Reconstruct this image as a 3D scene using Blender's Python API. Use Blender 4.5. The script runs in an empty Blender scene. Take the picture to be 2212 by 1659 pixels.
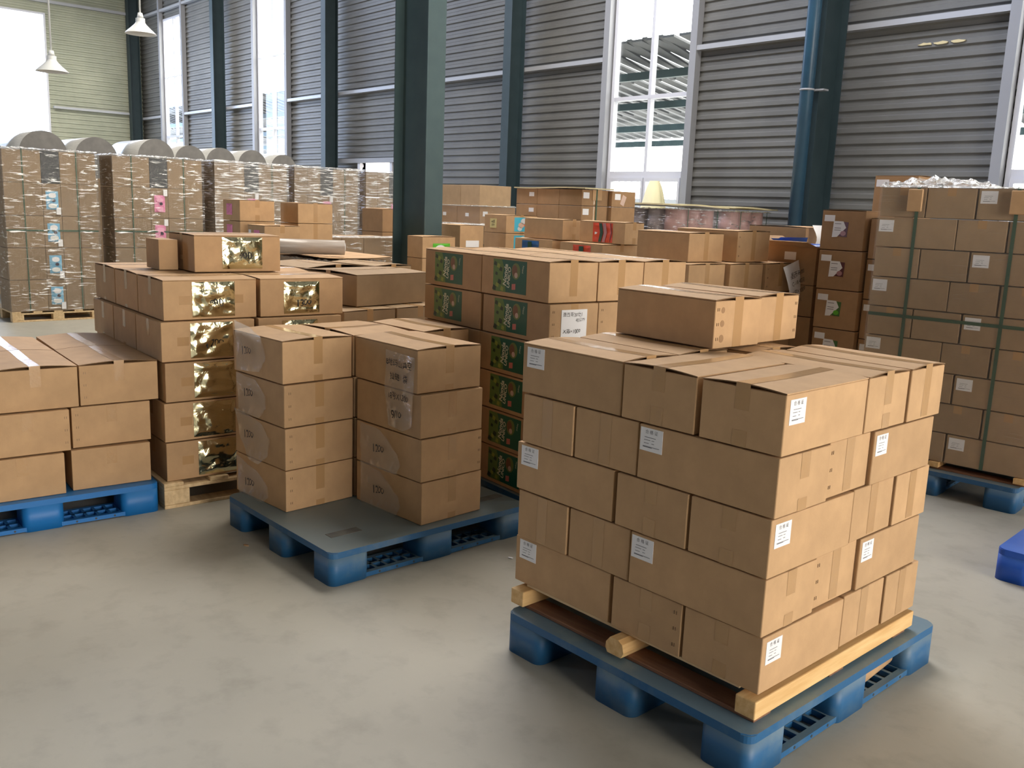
import bpy, bmesh, math, random
from mathutils import Vector, Matrix, noise
random.seed(7)
S = bpy.context.scene
C = S.collection
R = math.radians
# ------------------------------------------------------------------ camera
cam = bpy.data.cameras.new('camera'); co = bpy.data.objects.new('camera', cam); C.objects.link(co)
F_PX, PITCH, ROLL, YAW = 1969.9, R(10.936), R(2.192), R(48.422)
cam.sensor_fit = 'HORIZONTAL'; cam.sensor_width = 36.0; cam.lens = 36.0 * F_PX / 2212.0
cam.clip_end = 200; cam.clip_start = 0.05
co.matrix_world = Matrix.Translation((0, 0, 1.6)) @ Matrix.Rotation(YAW, 4, 'Z') @ Matrix.Rotation(R(90) - PITCH, 4, 'X') @ Matrix.Rotation(ROLL, 4, 'Z')
S.camera = co
# ------------------------------------------------------------------ sky, exposure
SKY = 14.0
w = bpy.data.worlds.new('overcast_sky'); S.world = w; w.use_nodes = True
bg = w.node_tree.nodes['Background']; bg.inputs[1].default_value = SKY
_t = w.node_tree; _c = _t.nodes.new('ShaderNodeTexCoord'); _s = _t.nodes.new('ShaderNodeSeparateXYZ'); _m = _t.nodes.new('ShaderNodeMapRange'); _r = _t.nodes.new('ShaderNodeMix'); _r.data_type = 'RGBA'
_m.inputs['From Min'].default_value = -.95; _m.inputs['From Max'].default_value = .0; _r.inputs['A'].default_value = (.66, .76, 1.0, 1); _r.inputs['B'].default_value = (1.0, .925, .82, 1)   # bluer sky away from the sun-lit cloud on the +X side
_t.links.new(_c.outputs['Generated'], _s.inputs[0]); _a = _t.nodes.new('ShaderNodeMath'); _a.operation = 'MULTIPLY_ADD'; _a.inputs[1].default_value = .55; _t.links.new(_s.outputs['Y'], _a.inputs[0]); _t.links.new(_s.outputs['X'], _a.inputs[2]); _t.links.new(_a.outputs[0], _m.inputs[0]); _t.links.new(_m.outputs[0], _r.inputs['Factor']); _t.links.new(_r.outputs['Result'], bg.inputs[0])
S.view_settings.view_transform = 'Standard'; S.view_settings.look = 'None'
S.view_settings.exposure = 0.0; S.view_settings.gamma = 1.0; S.view_settings.use_curve_mapping = False
WALL_Y, WALL_X, ROOF_Z, END_X, REAR_Y = 11.5, -32.1, 8.6, 10.0, -9.0
DOOR = (-.6, 6.0, 5.2)                      # open loading door in the wall on the +X side: y0, y1, height
LONG_WIN = [(-30.0, -28.4), (-23.5, -21.85), (-10.72, -9.1), (-4.42, -2.8), (1.9, 3.5), (7.6, 9.2)]
WIN_Z = (1.0, 6.95)
END_WIN = (3.4, 8.6)
REAR_FILL_WIN = [(-15.5, -13.6)]  # unseen opening, added for bluish fill on the shaded sides
SKYLIGHTS = [(-27.5, -19.0, 4.8, 8.4), (-12.2, -3.6, 4.8, 8.4)]       # rooflights over the wall aisle, the first added to brighten the far wall: x0, x1, y0, y1
def portal(loc, rot, sx, sy):
    l = bpy.data.lights.new('daylight_portal', 'AREA'); l.shape = 'RECTANGLE'; l.size = sx; l.size_y = sy; l.cycles.is_portal = True
    o = bpy.data.objects.new('daylight_portal', l); o.location = loc; o.rotation_euler = rot; C.objects.link(o)
portal((END_X, (DOOR[0]+DOOR[1])/2, DOOR[2]/2), (R(90), 0, R(90)), DOOR[1]-DOOR[0], DOOR[2])
for a, b in LONG_WIN: portal(((a+b)/2, WALL_Y+.1, sum(WIN_Z)/2), (R(-90), 0, 0), b-a, WIN_Z[1]-WIN_Z[0])
portal((WALL_X-.1, sum(END_WIN)/2, sum(WIN_Z)/2), (R(90), 0, R(-90)), END_WIN[1]-END_WIN[0], WIN_Z[1]-WIN_Z[0])
for a, b in REAR_FILL_WIN: portal(((a+b)/2, REAR_Y, 3.6), (R(90), 0, 0), b-a, 4.0)
for a, b, c, d in SKYLIGHTS: portal(((a+b)/2, (c+d)/2, ROOF_Z+.1), (0, 0, 0), b-a, d-c)
# ------------------------------------------------------------------ materials
def srgb(*c): return tuple(((v/255)/12.92 if v/255 <= .04045 else ((v/255+.055)/1.055)**2.4) for v in c)
class NT:
    def __init__(s, name):
        s.m = bpy.data.materials.new(name); s.m.use_nodes = True; s.t = s.m.node_tree; s.b = s.t.nodes['Principled BSDF']; s.out = s.t.nodes['Material Output']
    def n(s, typ, **kw):
        x = s.t.nodes.new(typ)
        for k, v in kw.items():
            if k.startswith('i_'): x.inputs[k[2:].replace('_', ' ')].default_value = v
            else: setattr(x, k, v)
        return x
    def l(s, a, b): s.t.links.new(a, b)
    def coords(s, scale=(1, 1, 1), kind='Object'):
        tc = s.n('ShaderNodeTexCoord'); mp = s.n('ShaderNodeMapping'); mp.inputs['Scale'].default_value = scale; s.l(tc.outputs[kind], mp.inputs[0]); return mp.outputs[0]
    def noise(s, scale, vec=None, detail=4, rough=.55, dist=0):
        x = s.n('ShaderNodeTexNoise'); x.inputs['Scale'].default_value = scale; x.inputs['Detail'].default_value = detail; x.inputs['Roughness'].default_value = rough; x.inputs['Distortion'].default_value = dist
        if vec is not None: s.l(vec, x.inputs['Vector'])
        return x.outputs['Fac']
    def ramp(s, fac, stops):
        x = s.n('ShaderNodeValToRGB'); e = x.color_ramp.elements
        while len(e) < len(stops): e.new(.5)
        for el, (p, c) in zip(e, stops): el.position = p; el.color = (*c, 1) if len(c) == 3 else c
        s.l(fac, x.inputs[0]); return x.outputs[0]
    def bump(s, h, strength=.2, dist=.01):
        x = s.n('ShaderNodeBump'); x.inputs['Strength'].default_value = strength; x.inputs['Distance'].default_value = dist; s.l(h, x.inputs['Height']); return x.outputs[0]
def plain(name, col, rough=.6, metal=0, spec=.5):
    t = NT(name); t.b.inputs['Base Color'].default_value = (*col, 1); t.b.inputs['Roughness'].default_value = rough; t.b.inputs['Metallic'].default_value = metal; t.b.inputs['Specular IOR Level'].default_value = spec; return t.m
def mottled(name, c1, c2, scale=6, rough=.6, bumps=.0, aniso=(1, 1, 1), metal=0, spec=.5):
    t = NT(name); v = t.coords(aniso); f = t.noise(scale, v); t.l(t.ramp(f, [(.35, c1), (.65, c2)]), t.b.inputs['Base Color'])
    t.b.inputs['Roughness'].default_value = rough; t.b.inputs['Metallic'].default_value = metal; t.b.inputs['Specular IOR Level'].default_value = spec
    if bumps: t.l(t.bump(f, bumps, .005), t.b.inputs['Normal'])
    return t.m
def kraft(name, base, var=.10):
    t = NT(name); v = t.coords((1, 1, 1)); f = t.noise(9, v, 5, .6); inf = t.n('ShaderNodeObjectInfo')
    fine = t.noise(260, v, 2)
    d = tuple(x*.9 for x in base); l_ = tuple(min(1, x*1.07) for x in base)
    c = t.ramp(f, [(.3, d), (.7, l_)])
    mr = t.n('ShaderNodeMapRange'); mr.inputs['To Min'].default_value = 1-var; mr.inputs['To Max'].default_value = 1+var*.6; t.l(inf.outputs['Random'], mr.inputs[0])
    hs = t.n('ShaderNodeHueSaturation'); t.l(c, hs.inputs['Color']); t.l(mr.outputs[0], hs.inputs['Value'])
    t.l(hs.outputs[0], t.b.inputs['Base Color']); t.b.inputs['Roughness'].default_value = .72; t.b.inputs['Specular IOR Level'].default_value = .25
    wv = t.n('ShaderNodeTexWave', wave_type='BANDS', bands_direction='Z'); wv.inputs['Scale'].default_value = 1.6; wv.inputs['Distortion'].default_value = 1.5; t.l(v, wv.inputs['Vector'])
    mx = t.n('ShaderNodeMath', operation='ADD'); t.l(f, mx.inputs[0]); t.l(fine, mx.inputs[1])
    t.l(t.bump(mx.outputs[0], .08, .004), t.b.inputs['Normal'])
    return t.m
def film(name, body=.16, streak=(3, 3, 40), gloss=.14, col=(.92, .93, .94), bump=.9, lo=.52, hi=.72, amt=.5, nscale=4, glo=.44):
    """clear stretch film: mostly see-through, glossy, creased along the wrap"""
    t = NT(name); t.t.nodes.remove(t.b)
    v = t.coords(streak); f = t.noise(nscale, v, 5, .6, .6); v2 = t.coords((1, 1, 1)); g = t.noise(3.5, v2, 3)
    bm = t.bump(f, bump, .02)
    gl = t.n('ShaderNodeBsdfGlossy'); gl.inputs['Color'].default_value = (*col, 1); gl.inputs['Roughness'].default_value = gloss; t.l(bm, gl.inputs['Normal'])
    df = t.n('ShaderNodeBsdfTranslucent'); df.inputs['Color'].default_value = (*col, 1)
    dd = t.n('ShaderNodeBsdfDiffuse'); dd.inputs['Color'].default_value = (*col, 1)
    mm = t.n('ShaderNodeMixShader'); mm.inputs[0].default_value = .5; t.l(df.outputs[0], mm.inputs[1]); t.l(dd.outputs[0], mm.inputs[2])
    tr = t.n('ShaderNodeBsdfTransparent'); tr.inputs['Color'].default_value = (.97, .97, .96, 1)
    m1 = t.n('ShaderNodeMixShader'); m1.inputs[0].default_value = body; t.l(tr.outputs[0], m1.inputs[1]); t.l(mm.outputs[0], m1.inputs[2])
    k1 = t.n('ShaderNodeMapRange'); k1.inputs['From Min'].default_value = lo; k1.inputs['From Max'].default_value = hi; t.l(f, k1.inputs[0])
    k2 = t.n('ShaderNodeMapRange'); k2.inputs['From Min'].default_value = glo; k2.inputs['From Max'].default_value = glo+.14; t.l(g, k2.inputs[0])
    mul = t.n('ShaderNodeMath', operation='MULTIPLY'); t.l(k1.outputs[0], mul.inputs[0]); t.l(k2.outputs[0], mul.inputs[1])
    mr = t.n('ShaderNodeMapRange'); mr.inputs['To Min'].default_value = .035; mr.inputs['To Max'].default_value = amt; t.l(mul.outputs[0], mr.inputs[0])
    m2 = t.n('ShaderNodeMixShader'); t.l(mr.outputs[0], m2.inputs[0]); t.l(m1.outputs[0], m2.inputs[1]); t.l(gl.outputs[0], m2.inputs[2])
    t.l(m2.outputs[0], t.out.inputs['Surface']); return t.m
M = {}
M['kraft'] = kraft('kraft_cardboard', srgb(192, 157, 119))
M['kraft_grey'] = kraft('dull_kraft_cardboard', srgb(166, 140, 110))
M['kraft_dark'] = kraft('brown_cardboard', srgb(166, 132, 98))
M['kraft_wrap'] = kraft('dimmed_kraft_cardboard', srgb(146, 124, 98))  # kraft darkened: weaker light on the far wrapped row put into its colour
M['charcoal'] = plain('charcoal_grey', srgb(62, 64, 66), .6)
M['edge'] = plain('cut_board_edge', srgb(120, 92, 62), .8)
def tape_mat():
    t = NT('parcel_tape'); v = t.coords((1, 1, 1)); f = t.noise(22, v, 3)
    t.b.inputs['Base Color'].default_value = (*srgb(182, 145, 103), 1); t.b.inputs['Roughness'].default_value = .2; t.b.inputs['Specular IOR Level'].default_value = .6
    t.l(t.bump(f, .25, .006), t.b.inputs['Normal']); return t.m
M['tape'] = tape_mat()
M['paper'] = plain('white_paper', srgb(236, 236, 240), .6)
M['ink'] = plain('grey_print', srgb(120, 120, 126), .7)
M['black_ink'] = plain('black_marker_ink', srgb(40, 38, 40), .6)
M['yellow_paper'] = plain('pale_yellow_paper', srgb(214, 200, 140), .7)
M['yellow_note'] = plain('bright_yellow_note', srgb(230, 215, 40), .6)
M['staple'] = plain('staple_steel', srgb(118, 96, 76), .4, .5)
def gold():
    t = NT('gold_foil'); v = t.coords((1, 1, 1)); f = t.noise(13, v, 3, .5, .5)
    t.b.inputs['Base Color'].default_value = (*srgb(208, 202, 168), 1); t.b.inputs['Metallic'].default_value = 1; t.b.inputs['Roughness'].default_value = .16
    t.l(t.bump(f, .5, .012), t.b.inputs['Normal']); return t.m
M['gold'] = gold()
M['bag'] = film('clear_polythene', body=.17, streak=(1, 1, 1), gloss=.10, lo=.5, hi=.68, amt=.5, nscale=12, bump=.8, glo=.40)
M['film'] = film('stretch_film', body=.05, streak=(1.6, 1.6, 11), lo=.55, hi=.63, amt=.85, gloss=.2, bump=1.0, glo=.42)
M['film_shiny'] = film('shiny_stretch_film', body=.16, streak=(1.0, 1.0, 12), lo=.49, hi=.60, amt=.9, gloss=.24, bump=1.0, glo=.36)  # whiter body: window reflection on the far wrapped loads put into the film colour
M['film_fine'] = film('tight_stretch_film', body=.05, streak=(1.2, 1.2, 40), lo=.56, hi=.74, amt=.22, bump=.5, gloss=.3)
M['film_top'] = film('bunched_stretch_film', body=.28, streak=(8, 8, 8), lo=.42, hi=.58, amt=.8, bump=1.0, glo=.25)
def roll_mat(name, col):
    t = NT(name); v = t.coords((1, 1, 14)); f = t.noise(6, v, 4); t.l(t.ramp(f, [(.3, tuple(x*.85 for x in col)), (.7, col)]), t.b.inputs['Base Color']); t.b.inputs['Roughness'].default_value = .3; t.l(t.bump(f, .2, .01), t.b.inputs['Normal']); return t.m
M['roll'] = roll_mat('wound_film', srgb(205, 205, 202)); M['roll_warm'] = roll_mat('warm_wound_film', srgb(172, 160, 150)); M['roll_end'] = mottled('wound_film_end', srgb(112, 110, 108), srgb(124, 122, 119), 8, .6)
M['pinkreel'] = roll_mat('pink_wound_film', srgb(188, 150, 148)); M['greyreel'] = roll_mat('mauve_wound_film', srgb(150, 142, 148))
def plastic(name, c, dust, amt=.5):
    t = NT(name); v = t.coords((1, 1, 1)); f = t.noise(5, v, 6, .65); geo = t.n('ShaderNodeNewGeometry'); 
    fz = t.noise(18, t.coords((1, 1, 3)), 4)
    sp = t.n('ShaderNodeSeparateXYZ'); t.l(geo.outputs['Normal'], sp.inputs[0])
    mr = t.n('ShaderNodeMapRange'); mr.inputs['From Min'].default_value = .3; mr.inputs['From Max'].default_value = .9; mr.inputs['To Min'].default_value = 0.0; mr.inputs['To Max'].default_value = amt; t.l(sp.outputs['Z'], mr.inputs[0])
    scr = t.n('ShaderNodeMapRange'); scr.inputs['From Min'].default_value = .50; scr.inputs['From Max'].default_value = .72; scr.inputs['To Max'].default_value = .55*amt; t.l(f, scr.inputs[0])
    ad = t.n('ShaderNodeMath', operation='ADD', use_clamp=True); t.l(mr.outputs[0], ad.inputs[0]); t.l(scr.outputs[0], ad.inputs[1])
    mx = t.n('ShaderNodeMix', data_type='RGBA'); mx.inputs['A'].default_value = (*c, 1); mx.inputs['B'].default_value = (*dust, 1); t.l(ad.outputs[0], mx.inputs['Factor']); t.l(mx.outputs['Result'], t.b.inputs['Base Color'])
    t.b.inputs['Roughness'].default_value = .5; t.l(t.bump(fz, .08, .004), t.b.inputs['Normal']); return t.m
M['blue'] = plastic('dusty_blue_plastic', srgb(36, 94, 142), srgb(118, 138, 146), .75)
M['blue_deck'] = plastic('worn_blue_plastic', srgb(44, 96, 142), srgb(116, 128, 130), .95)
M['blue_clean'] = plastic('blue_plastic', srgb(14, 108, 182), srgb(70, 130, 180), .35)
M['blue_deep'] = plastic('deep_blue_plastic', srgb(20, 78, 180), srgb(90, 130, 190), .3)
M['grip'] = mottled('grey_grip_strip', srgb(92, 92, 90), srgb(112, 111, 106), 20, .9)
M['pine'] = mottled('pale_pine', srgb(205, 176, 134), srgb(228, 202, 160), 3, .7, .05, (1.5, 12, 12))
M['lumber'] = mottled('fresh_lumber', srgb(214, 170, 112), srgb(232, 196, 140), 3, .65, .05, (14, 1.2, 12))
M['redwood'] = mottled('reddish_board', srgb(120, 82, 60), srgb(146, 104, 78), 3, .75, .05, (1.2, 14, 12))
M['steel'] = mottled('dark_green_steel_paint', srgb(38, 54, 60), srgb(44, 60, 66), 5, .5)
M['steel_mid'] = mottled('teal_steel_paint', srgb(60, 80, 84), srgb(66, 86, 89), 5, .5)
M['pipe'] = mottled('blue_green_pipe', srgb(28, 62, 84), srgb(34, 70, 92), 4, .4)
M['girt'] = plain('galvanised_girt', srgb(170, 172, 178), .45, .3)
M['sheet'] = mottled('corrugated_wall_sheet', srgb(96, 96, 95), srgb(107, 107, 105), 1.2, .5)
M['sheet_end'] = mottled('corrugated_end_sheet', srgb(150, 154, 138), srgb(162, 165, 148), 1.2, .5)
M['trimsteel'] = plain('grey_flashing', srgb(140, 142, 148), .5)
M['winframe'] = plain('white_window_frame', srgb(196, 198, 208), .4)
M['roof'] = plain('roof_sheet', srgb(120, 122, 122), .7)
M['innerwall'] = plain('dull_wall', srgb(96, 97, 96), .8)
M['strap'] = plain('green_strap', srgb(52, 84, 62), .5)
M['concrete_out'] = plain('yard_concrete', srgb(196, 194, 188), .9)
M['canopy'] = plain('canopy_sheet', srgb(74, 77, 82), .6)
M['foamwhite'] = plain('insulation_foam', srgb(200, 188, 150), .9)
M['white'] = plain('white_enamel', srgb(225, 228, 228), .4)
def glass():
    t = NT('window_glass'); t.t.nodes.remove(t.b); a = t.n('ShaderNodeBsdfTransparent'); a.inputs[0].default_value = (.93, .96, .97, 1); g = t.n('ShaderNodeBsdfGlossy'); g.inputs['Roughness'].default_value = .05
    m = t.n('ShaderNodeMixShader'); m.inputs[0].default_value = .06; t.l(a.outputs[0], m.inputs[1]); t.l(g.outputs[0], m.inputs[2]); t.l(m.outputs[0], t.out.inputs[0]); return t.m
M['glass'] = glass()
def floor_mat():
    t = NT('painted_concrete_floor'); v = t.coords((1, 1, 1)); a = t.noise(.9, v, 6, .6); b = t.noise(7, v, 5, .6); c = t.noise(60, v, 3)
    base = t.ramp(a, [(.3, srgb(163, 160, 149)), (.7, srgb(178, 174, 162))]); 
    st = t.ramp(b, [(.28, srgb(150, 146, 134)), (.5, (1, 1, 1))])
    mx = t.n('ShaderNodeMix', data_type='RGBA', blend_type='MULTIPLY'); mx.inputs['Factor'].default_value = .22; t.l(base, mx.inputs['A']); t.l(st, mx.inputs['B'])
    t.l(mx.outputs['Result'], t.b.inputs['Base Color'])
    mr = t.n('ShaderNodeMapRange'); mr.inputs['To Min'].default_value = .42; mr.inputs['To Max'].default_value = .62; t.l(b, mr.inputs[0]); t.l(mr.outputs[0], t.b.inputs['Roughness'])
    t.b.inputs['Specular IOR Level'].default_value = .35
    t.l(t.bump(c, .04, .003), t.b.inputs['Normal']); return t.m
M['floor'] = floor_mat(); M['tread'] = plain('tread_dirt', srgb(160, 156, 145), .95, 0, .02)
for k, c in dict(green_dark=(16, 92, 72), green_leaf=(96, 128, 62), green_shadow=(30, 58, 36), cream=(214, 220, 196), bowl=(122, 84, 60), food=(112, 128, 70), redtag=(206, 120, 112), cyan=(70, 178, 208), peach=(206, 176, 160), orange=(226, 92, 44), palegrey=(205, 208, 212), orangered=(206, 74, 44), darkgreen=(22, 70, 52), maroon=(88, 40, 52), mauve=(168, 122, 128), navy=(36, 86, 140), lightblue=(80, 160, 200), skyblue=(120, 180, 215), pink=(226, 134, 176), palepink=(236, 170, 200), darkspot=(60, 50, 66), leafgreen=(92, 178, 52), olive=(150, 160, 70), binblue=(26, 78, 170), onion_green=(70, 110, 62)).items():
    M[k] = plain('print_'+k, srgb(*c), .35)
# ------------------------------------------------------------------ mesh helpers
class MB:
    """collects boxes, tubes, prisms and sheets; build() links them as ONE mesh object"""
    def __init__(s): s.bm = bmesh.new(); s.mats = []
    def mi(s, m):
        if m not in s.mats: s.mats.append(m)
        return s.mats.index(m)
    def box(s, x0, x1, y0, y1, z0, z1, m, bev=0, seg=1):
        r = bmesh.ops.create_cube(s.bm, size=1); vs = r['verts']
        for v in vs: v.co = Vector(((x0+x1)/2+v.co.x*(x1-x0), (y0+y1)/2+v.co.y*(y1-y0), (z0+z1)/2+v.co.z*(z1-z0)))
        fs = {f for v in vs for f in v.link_faces}; i = s.mi(m)
        for f in fs: f.material_index = i
        if bev:
            es = list({e for v in vs for e in v.link_edges}); r2 = bmesh.ops.bevel(s.bm, geom=es, offset=bev, segments=seg, affect='EDGES', profile=.5)
            for f in r2['faces']: f.material_index = i
        return s
    def prism(s, pts, axis, a, b, m):
        """extrudes a 2D outline along an axis: x -> pts are (y,z), y -> (x,z), z -> (x,y)"""
        def P(p, t): return {'x': (t, p[0], p[1]), 'y': (p[0], t, p[1]), 'z': (p[0], p[1], t)}[axis]
        va = [s.bm.verts.new(P(p, a)) for p in pts]; vb = [s.bm.verts.new(P(p, b)) for p in pts]; i = s.mi(m); n = len(pts)
        fs = [s.bm.faces.new(va), s.bm.faces.new(vb[::-1])] + [s.bm.faces.new((va[k], vb[k], vb[(k+1) % n], va[(k+1) % n])) for k in range(n)]
        for f in fs: f.material_index = i
        return s
    def tube(s, p, q, r0, r1, m, n=20, cap=True, mcap=None):
        p, q = Vector(p), Vector(q); d = (q-p).normalized(); u = d.orthogonal().normalized(); w_ = d.cross(u); i = s.mi(m)
        A = [s.bm.verts.new(p+(u*math.cos(t)+w_*math.sin(t))*r0) for t in [2*math.pi*k/n for k in range(n)]]
        B = [s.bm.verts.new(q+(u*math.cos(t)+w_*math.sin(t))*r1) for t in [2*math.pi*k/n for k in range(n)]]
        for k in range(n):
            f = s.bm.faces.new((A[k], A[(k+1) % n], B[(k+1) % n], B[k])); f.material_index = i; f.smooth = True
        if cap:
            j = s.mi(mcap or m)
            for ring in (A[::-1], B): s.bm.faces.new(ring).material_index = j
        return s
    def grid(s, fn, nu, nv, m, smooth=True):
        i = s.mi(m); vs = [[s.bm.verts.new(fn(a/nu, b/nv)) for b in range(nv+1)] for a in range(nu+1)]
        for a in range(nu):
            for b in range(nv):
                f = s.bm.faces.new((vs[a][b], vs[a+1][b], vs[a+1][b+1], vs[a][b+1])); f.material_index = i; f.smooth = smooth
        return s
    def poly(s, pts, m):
        f = s.bm.faces.new([s.bm.verts.new(p) for p in pts]); f.material_index = s.mi(m); return s
    def build(s, name, parent=None, loc=None, rz=0, fixn=True):
        if fixn: bmesh.ops.recalc_face_normals(s.bm, faces=s.bm.faces)
        me = bpy.data.meshes.new(name); s.bm.to_mesh(me); s.bm.free()
        for m in s.mats: me.materials.append(m)
        o = bpy.data.objects.new(name, me); C.objects.link(o)
        if parent: o.parent = parent
        if loc: o.location = loc
        if rz: o.rotation_euler = (0, 0, rz)
        return o
def tag(o, label, cat, group=None, kind=None):
    o['label'] = label; o['category'] = cat
    if group: o['group'] = group
    if kind: o['kind'] = kind
    return o
def structure(o): o['kind'] = 'structure'; return o
def empty(name, loc, rz=0):
    o = bpy.data.objects.new(name, None); C.objects.link(o); o.location = loc; o.rotation_euler = (0, 0, rz); o.empty_display_size = .1; return o
TEXT = {}
def text(body, size, parent, face, a, b, off, mat='black_ink', name='handwriting', rot=0, shear=0, bold=0):
    """flat lettering lying on a face of its parent: face L -> runs along +x at y=-off, R -> runs along +y at x=+off"""
    key = (body, size, mat, shear, bold)
    if key not in TEXT:
        c = bpy.data.curves.new('lettering', 'FONT'); c.body = body; c.size = size; c.align_x = 'CENTER'; c.align_y = 'CENTER'; c.shear = shear; c.offset = bold; c.materials.append(M[mat])
        f = bpy.data.objects.new('lettering', c); C.objects.link(f); dg = bpy.context.evaluated_depsgraph_get(); dg.update()
        TEXT[key] = bpy.data.meshes.new_from_object(f.evaluated_get(dg)); bpy.data.objects.remove(f); bpy.data.curves.remove(c)
        if name == 'handwriting':       # a pen line wavers
            for v in TEXT[key].vertices:
                p_ = v.co/size; v.co.x += size*(.16*(noise.noise(Vector((p_.x*1.1+len(body), p_.y*1.3, 3.1))))+.05*noise.noise(Vector((p_.x*4, p_.y*4, 9)))); v.co.y += size*(.22*noise.noise(Vector((p_.x*.9, p_.y*1.2+len(body), 7.7)))+.06*noise.noise(Vector((p_.x*4, p_.y*4, 5))))
    o = bpy.data.objects.new(name, TEXT[key]); C.objects.link(o); o.parent = parent
    if face == 'L': o.matrix_local = Matrix.Translation((a, -off, b)) @ Matrix.Rotation(R(90), 4, 'X') @ Matrix.Rotation(rot, 4, 'Z')
    else: o.matrix_local = Matrix.Translation((off, a, b)) @ Matrix.Rotation(R(90), 4, 'Z') @ Matrix.Rotation(R(90), 4, 'X') @ Matrix.Rotation(rot, 4, 'Z')
    return o
def facept(face, a, b, off):
    """a: metres along the face from the carton's front corner, b: height, off: out of the face"""
    return (-a, -off, b) if face == 'L' else (off, a, b)
# ------------------------------------------------------------------ carton
CARTON_N = 0; REST = {k for a, b in [(47,49),(51,53),(55,57),(68,68),(70,70),(72,73),(75,75),(77,78),(83,98),(102,102),(110,112),(114,116),(118,125),(129,132),(136,140),(143,147),(149,153),(179,179),(184,184),(189,189),(194,195),(199,200),(204,205),(209,211),(214,216),(219,221),(224,225),(229,231),(234,236),(239,240),(244,245),(249,250),(254,255),(259,261),(264,266),(269,282),(284,287),(289,291),(294,296),(300,304),(306,308),(311,313),(316,319),(322,325),(327,330),(335,338),(340,344),(346,349),(351,354),(356,359),(361,362),(368,374),(377,383),(386,392),(395,401),(408,408),(413,413),(416,427),(431,433),(436,437),(440,442),(446,446),(450,451),(455,455),(459,460),(464,464),(469,469),(471,473),(475,479)] for k in range(a, b+1)} - {33,37,41,45,84,88,92,96,100,104}          # REST: running numbers of the cartons packed out of sight behind and beneath the others; they become one object
REST_MB = MB()
def carton(x, y, z, deg, L, Rr, H, label, group, seam='v', lid=False, bulge=.008, mat='kraft', tape=('+',), staples=None, drop=(.07, .06), lean=0):
    """origin: bottom front corner. L runs away along -x (shaded side, y=0), Rr runs away along +y (bright side, x=0).
    seam 'v': the lid seam runs along y and its tape comes down the L face; 'u': runs along x and comes down the R face"""
    global CARTON_N
    CARTON_N += 1
    if CARTON_N in REST:
        m_ = Matrix.Translation((x, y, z)) @ Matrix.Rotation(R(deg), 4, 'Z'); k0 = len(REST_MB.bm.verts); REST_MB.box(-L, 0, 0, Rr, .001, H-.003, M[mat]); REST_MB.bm.verts.ensure_lookup_table()
        for v in REST_MB.bm.verts[k0:]: v.co = m_ @ v.co
        return None
    mb = MB(); top = H-.0045 if lid else H-.003
    mb.box(-L, 0, 0, Rr, .001, top, M[mat], .0035, 2)
    o = mb.build('cardboard_carton', None, (x, y, z), R(deg)); tag(o, label, 'carton', group); o['serial'] = CARTON_N
    hw = .024
    def lidz(t, s_): return (top+.001 + bulge*math.sin(math.pi/2*(1-abs(2*t-1)))*(.55+.45*abs(2*s_-1)))
    if lid:
        th = .0035
        for sgn in (0, 1):
            fl = MB(); g = .0015
            def fn(u_, v_, dz=0):
                if seam == 'v':
                    a = (.5*u_*L) if sgn == 0 else (L-.5*u_*L); a = min(max(a, .0), L); 
                    t = a/L; a2 = a-(g if sgn == 0 else -g) if u_ > .99 else a
                    return (-a2, v_*Rr, lidz(t, v_)+dz)
                a = (.5*u_*Rr) if sgn == 0 else (Rr-.5*u_*Rr); t = a/Rr; a2 = a-(g if sgn == 0 else -g) if u_ > .99 else a
                return (-v_*L, a2, lidz(t, v_)+dz)
            fl.grid(lambda a, b: fn(a, b, th), 5, 6, M[mat]); fl.grid(lambda a, b: fn(a, b, 0), 5, 6, M[mat], True)
            n = 6
            for k in range(n):
                for e in (0, 1):
                    a0, a1 = fn(e, k/n), fn(e, (k+1)/n); fl.poly([a0, a1, (a1[0], a1[1], a1[2]+th), (a0[0], a0[1], a0[2]+th)], M['edge'] if e else M[mat])
            for k in range(5):
                for e in (0, 1):
                    a0, a1 = fn(k/5, e), fn((k+1)/5, e); fl.poly([a0, a1, (a1[0], a1[1], a1[2]+th), (a0[0], a0[1], a0[2]+th)], M['edge'])
            fl.build('flap', o, fixn=True)
    if tape is not None:
        tp = MB(); e = .0007; n = 8; th = .0035 if lid else 0
        if lid:
            for k in range(n):
                s0, s1 = k/n, (k+1)/n
                for q in (0, 1):
                    def pt(s_, side):
                        off = -hw if side == 0 else (0 if side == 1 else hw)
                        if seam == 'v': return (-L/2-off, s_*Rr, lidz((L/2+off)/L, s_)+th+e)
                        return (-s_*L, Rr/2+off, lidz((Rr/2+off)/Rr, s_)+th+e)
                    tp.poly([pt(s0, q), pt(s1, q), pt(s1, q+1), pt(s0, q+1)], M['tape'])
        zt = lidz(.5, 0)+th+e if lid else top
        def strip(z0, z1, end):
            if seam == 'v':
                yy = -e if end == '+' else Rr+e; tp.poly([(-L/2-hw, yy, z0), (-L/2+hw, yy, z0), (-L/2+hw, yy, z1), (-L/2-hw, yy, z1)], M['tape'])
            else:
                xx = e if end == '+' else -L-e; tp.poly([(xx, Rr/2-hw, z0), (xx, Rr/2+hw, z0), (xx, Rr/2+hw, z1), (xx, Rr/2-hw, z1)], M['tape'])
        for end in tape:
            if drop[0]: strip(H-drop[0], zt, end)
        bmesh.ops.remove_doubles(tp.bm, verts=tp.bm.verts[:], dist=.002)
        if tp.bm.faces: tp.build('packing_tape', o, fixn=False)
        if drop[1]: tp = MB(); strip(.002, drop[1], tape[0]); tp.build('packing_tape', o, fixn=False)
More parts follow.
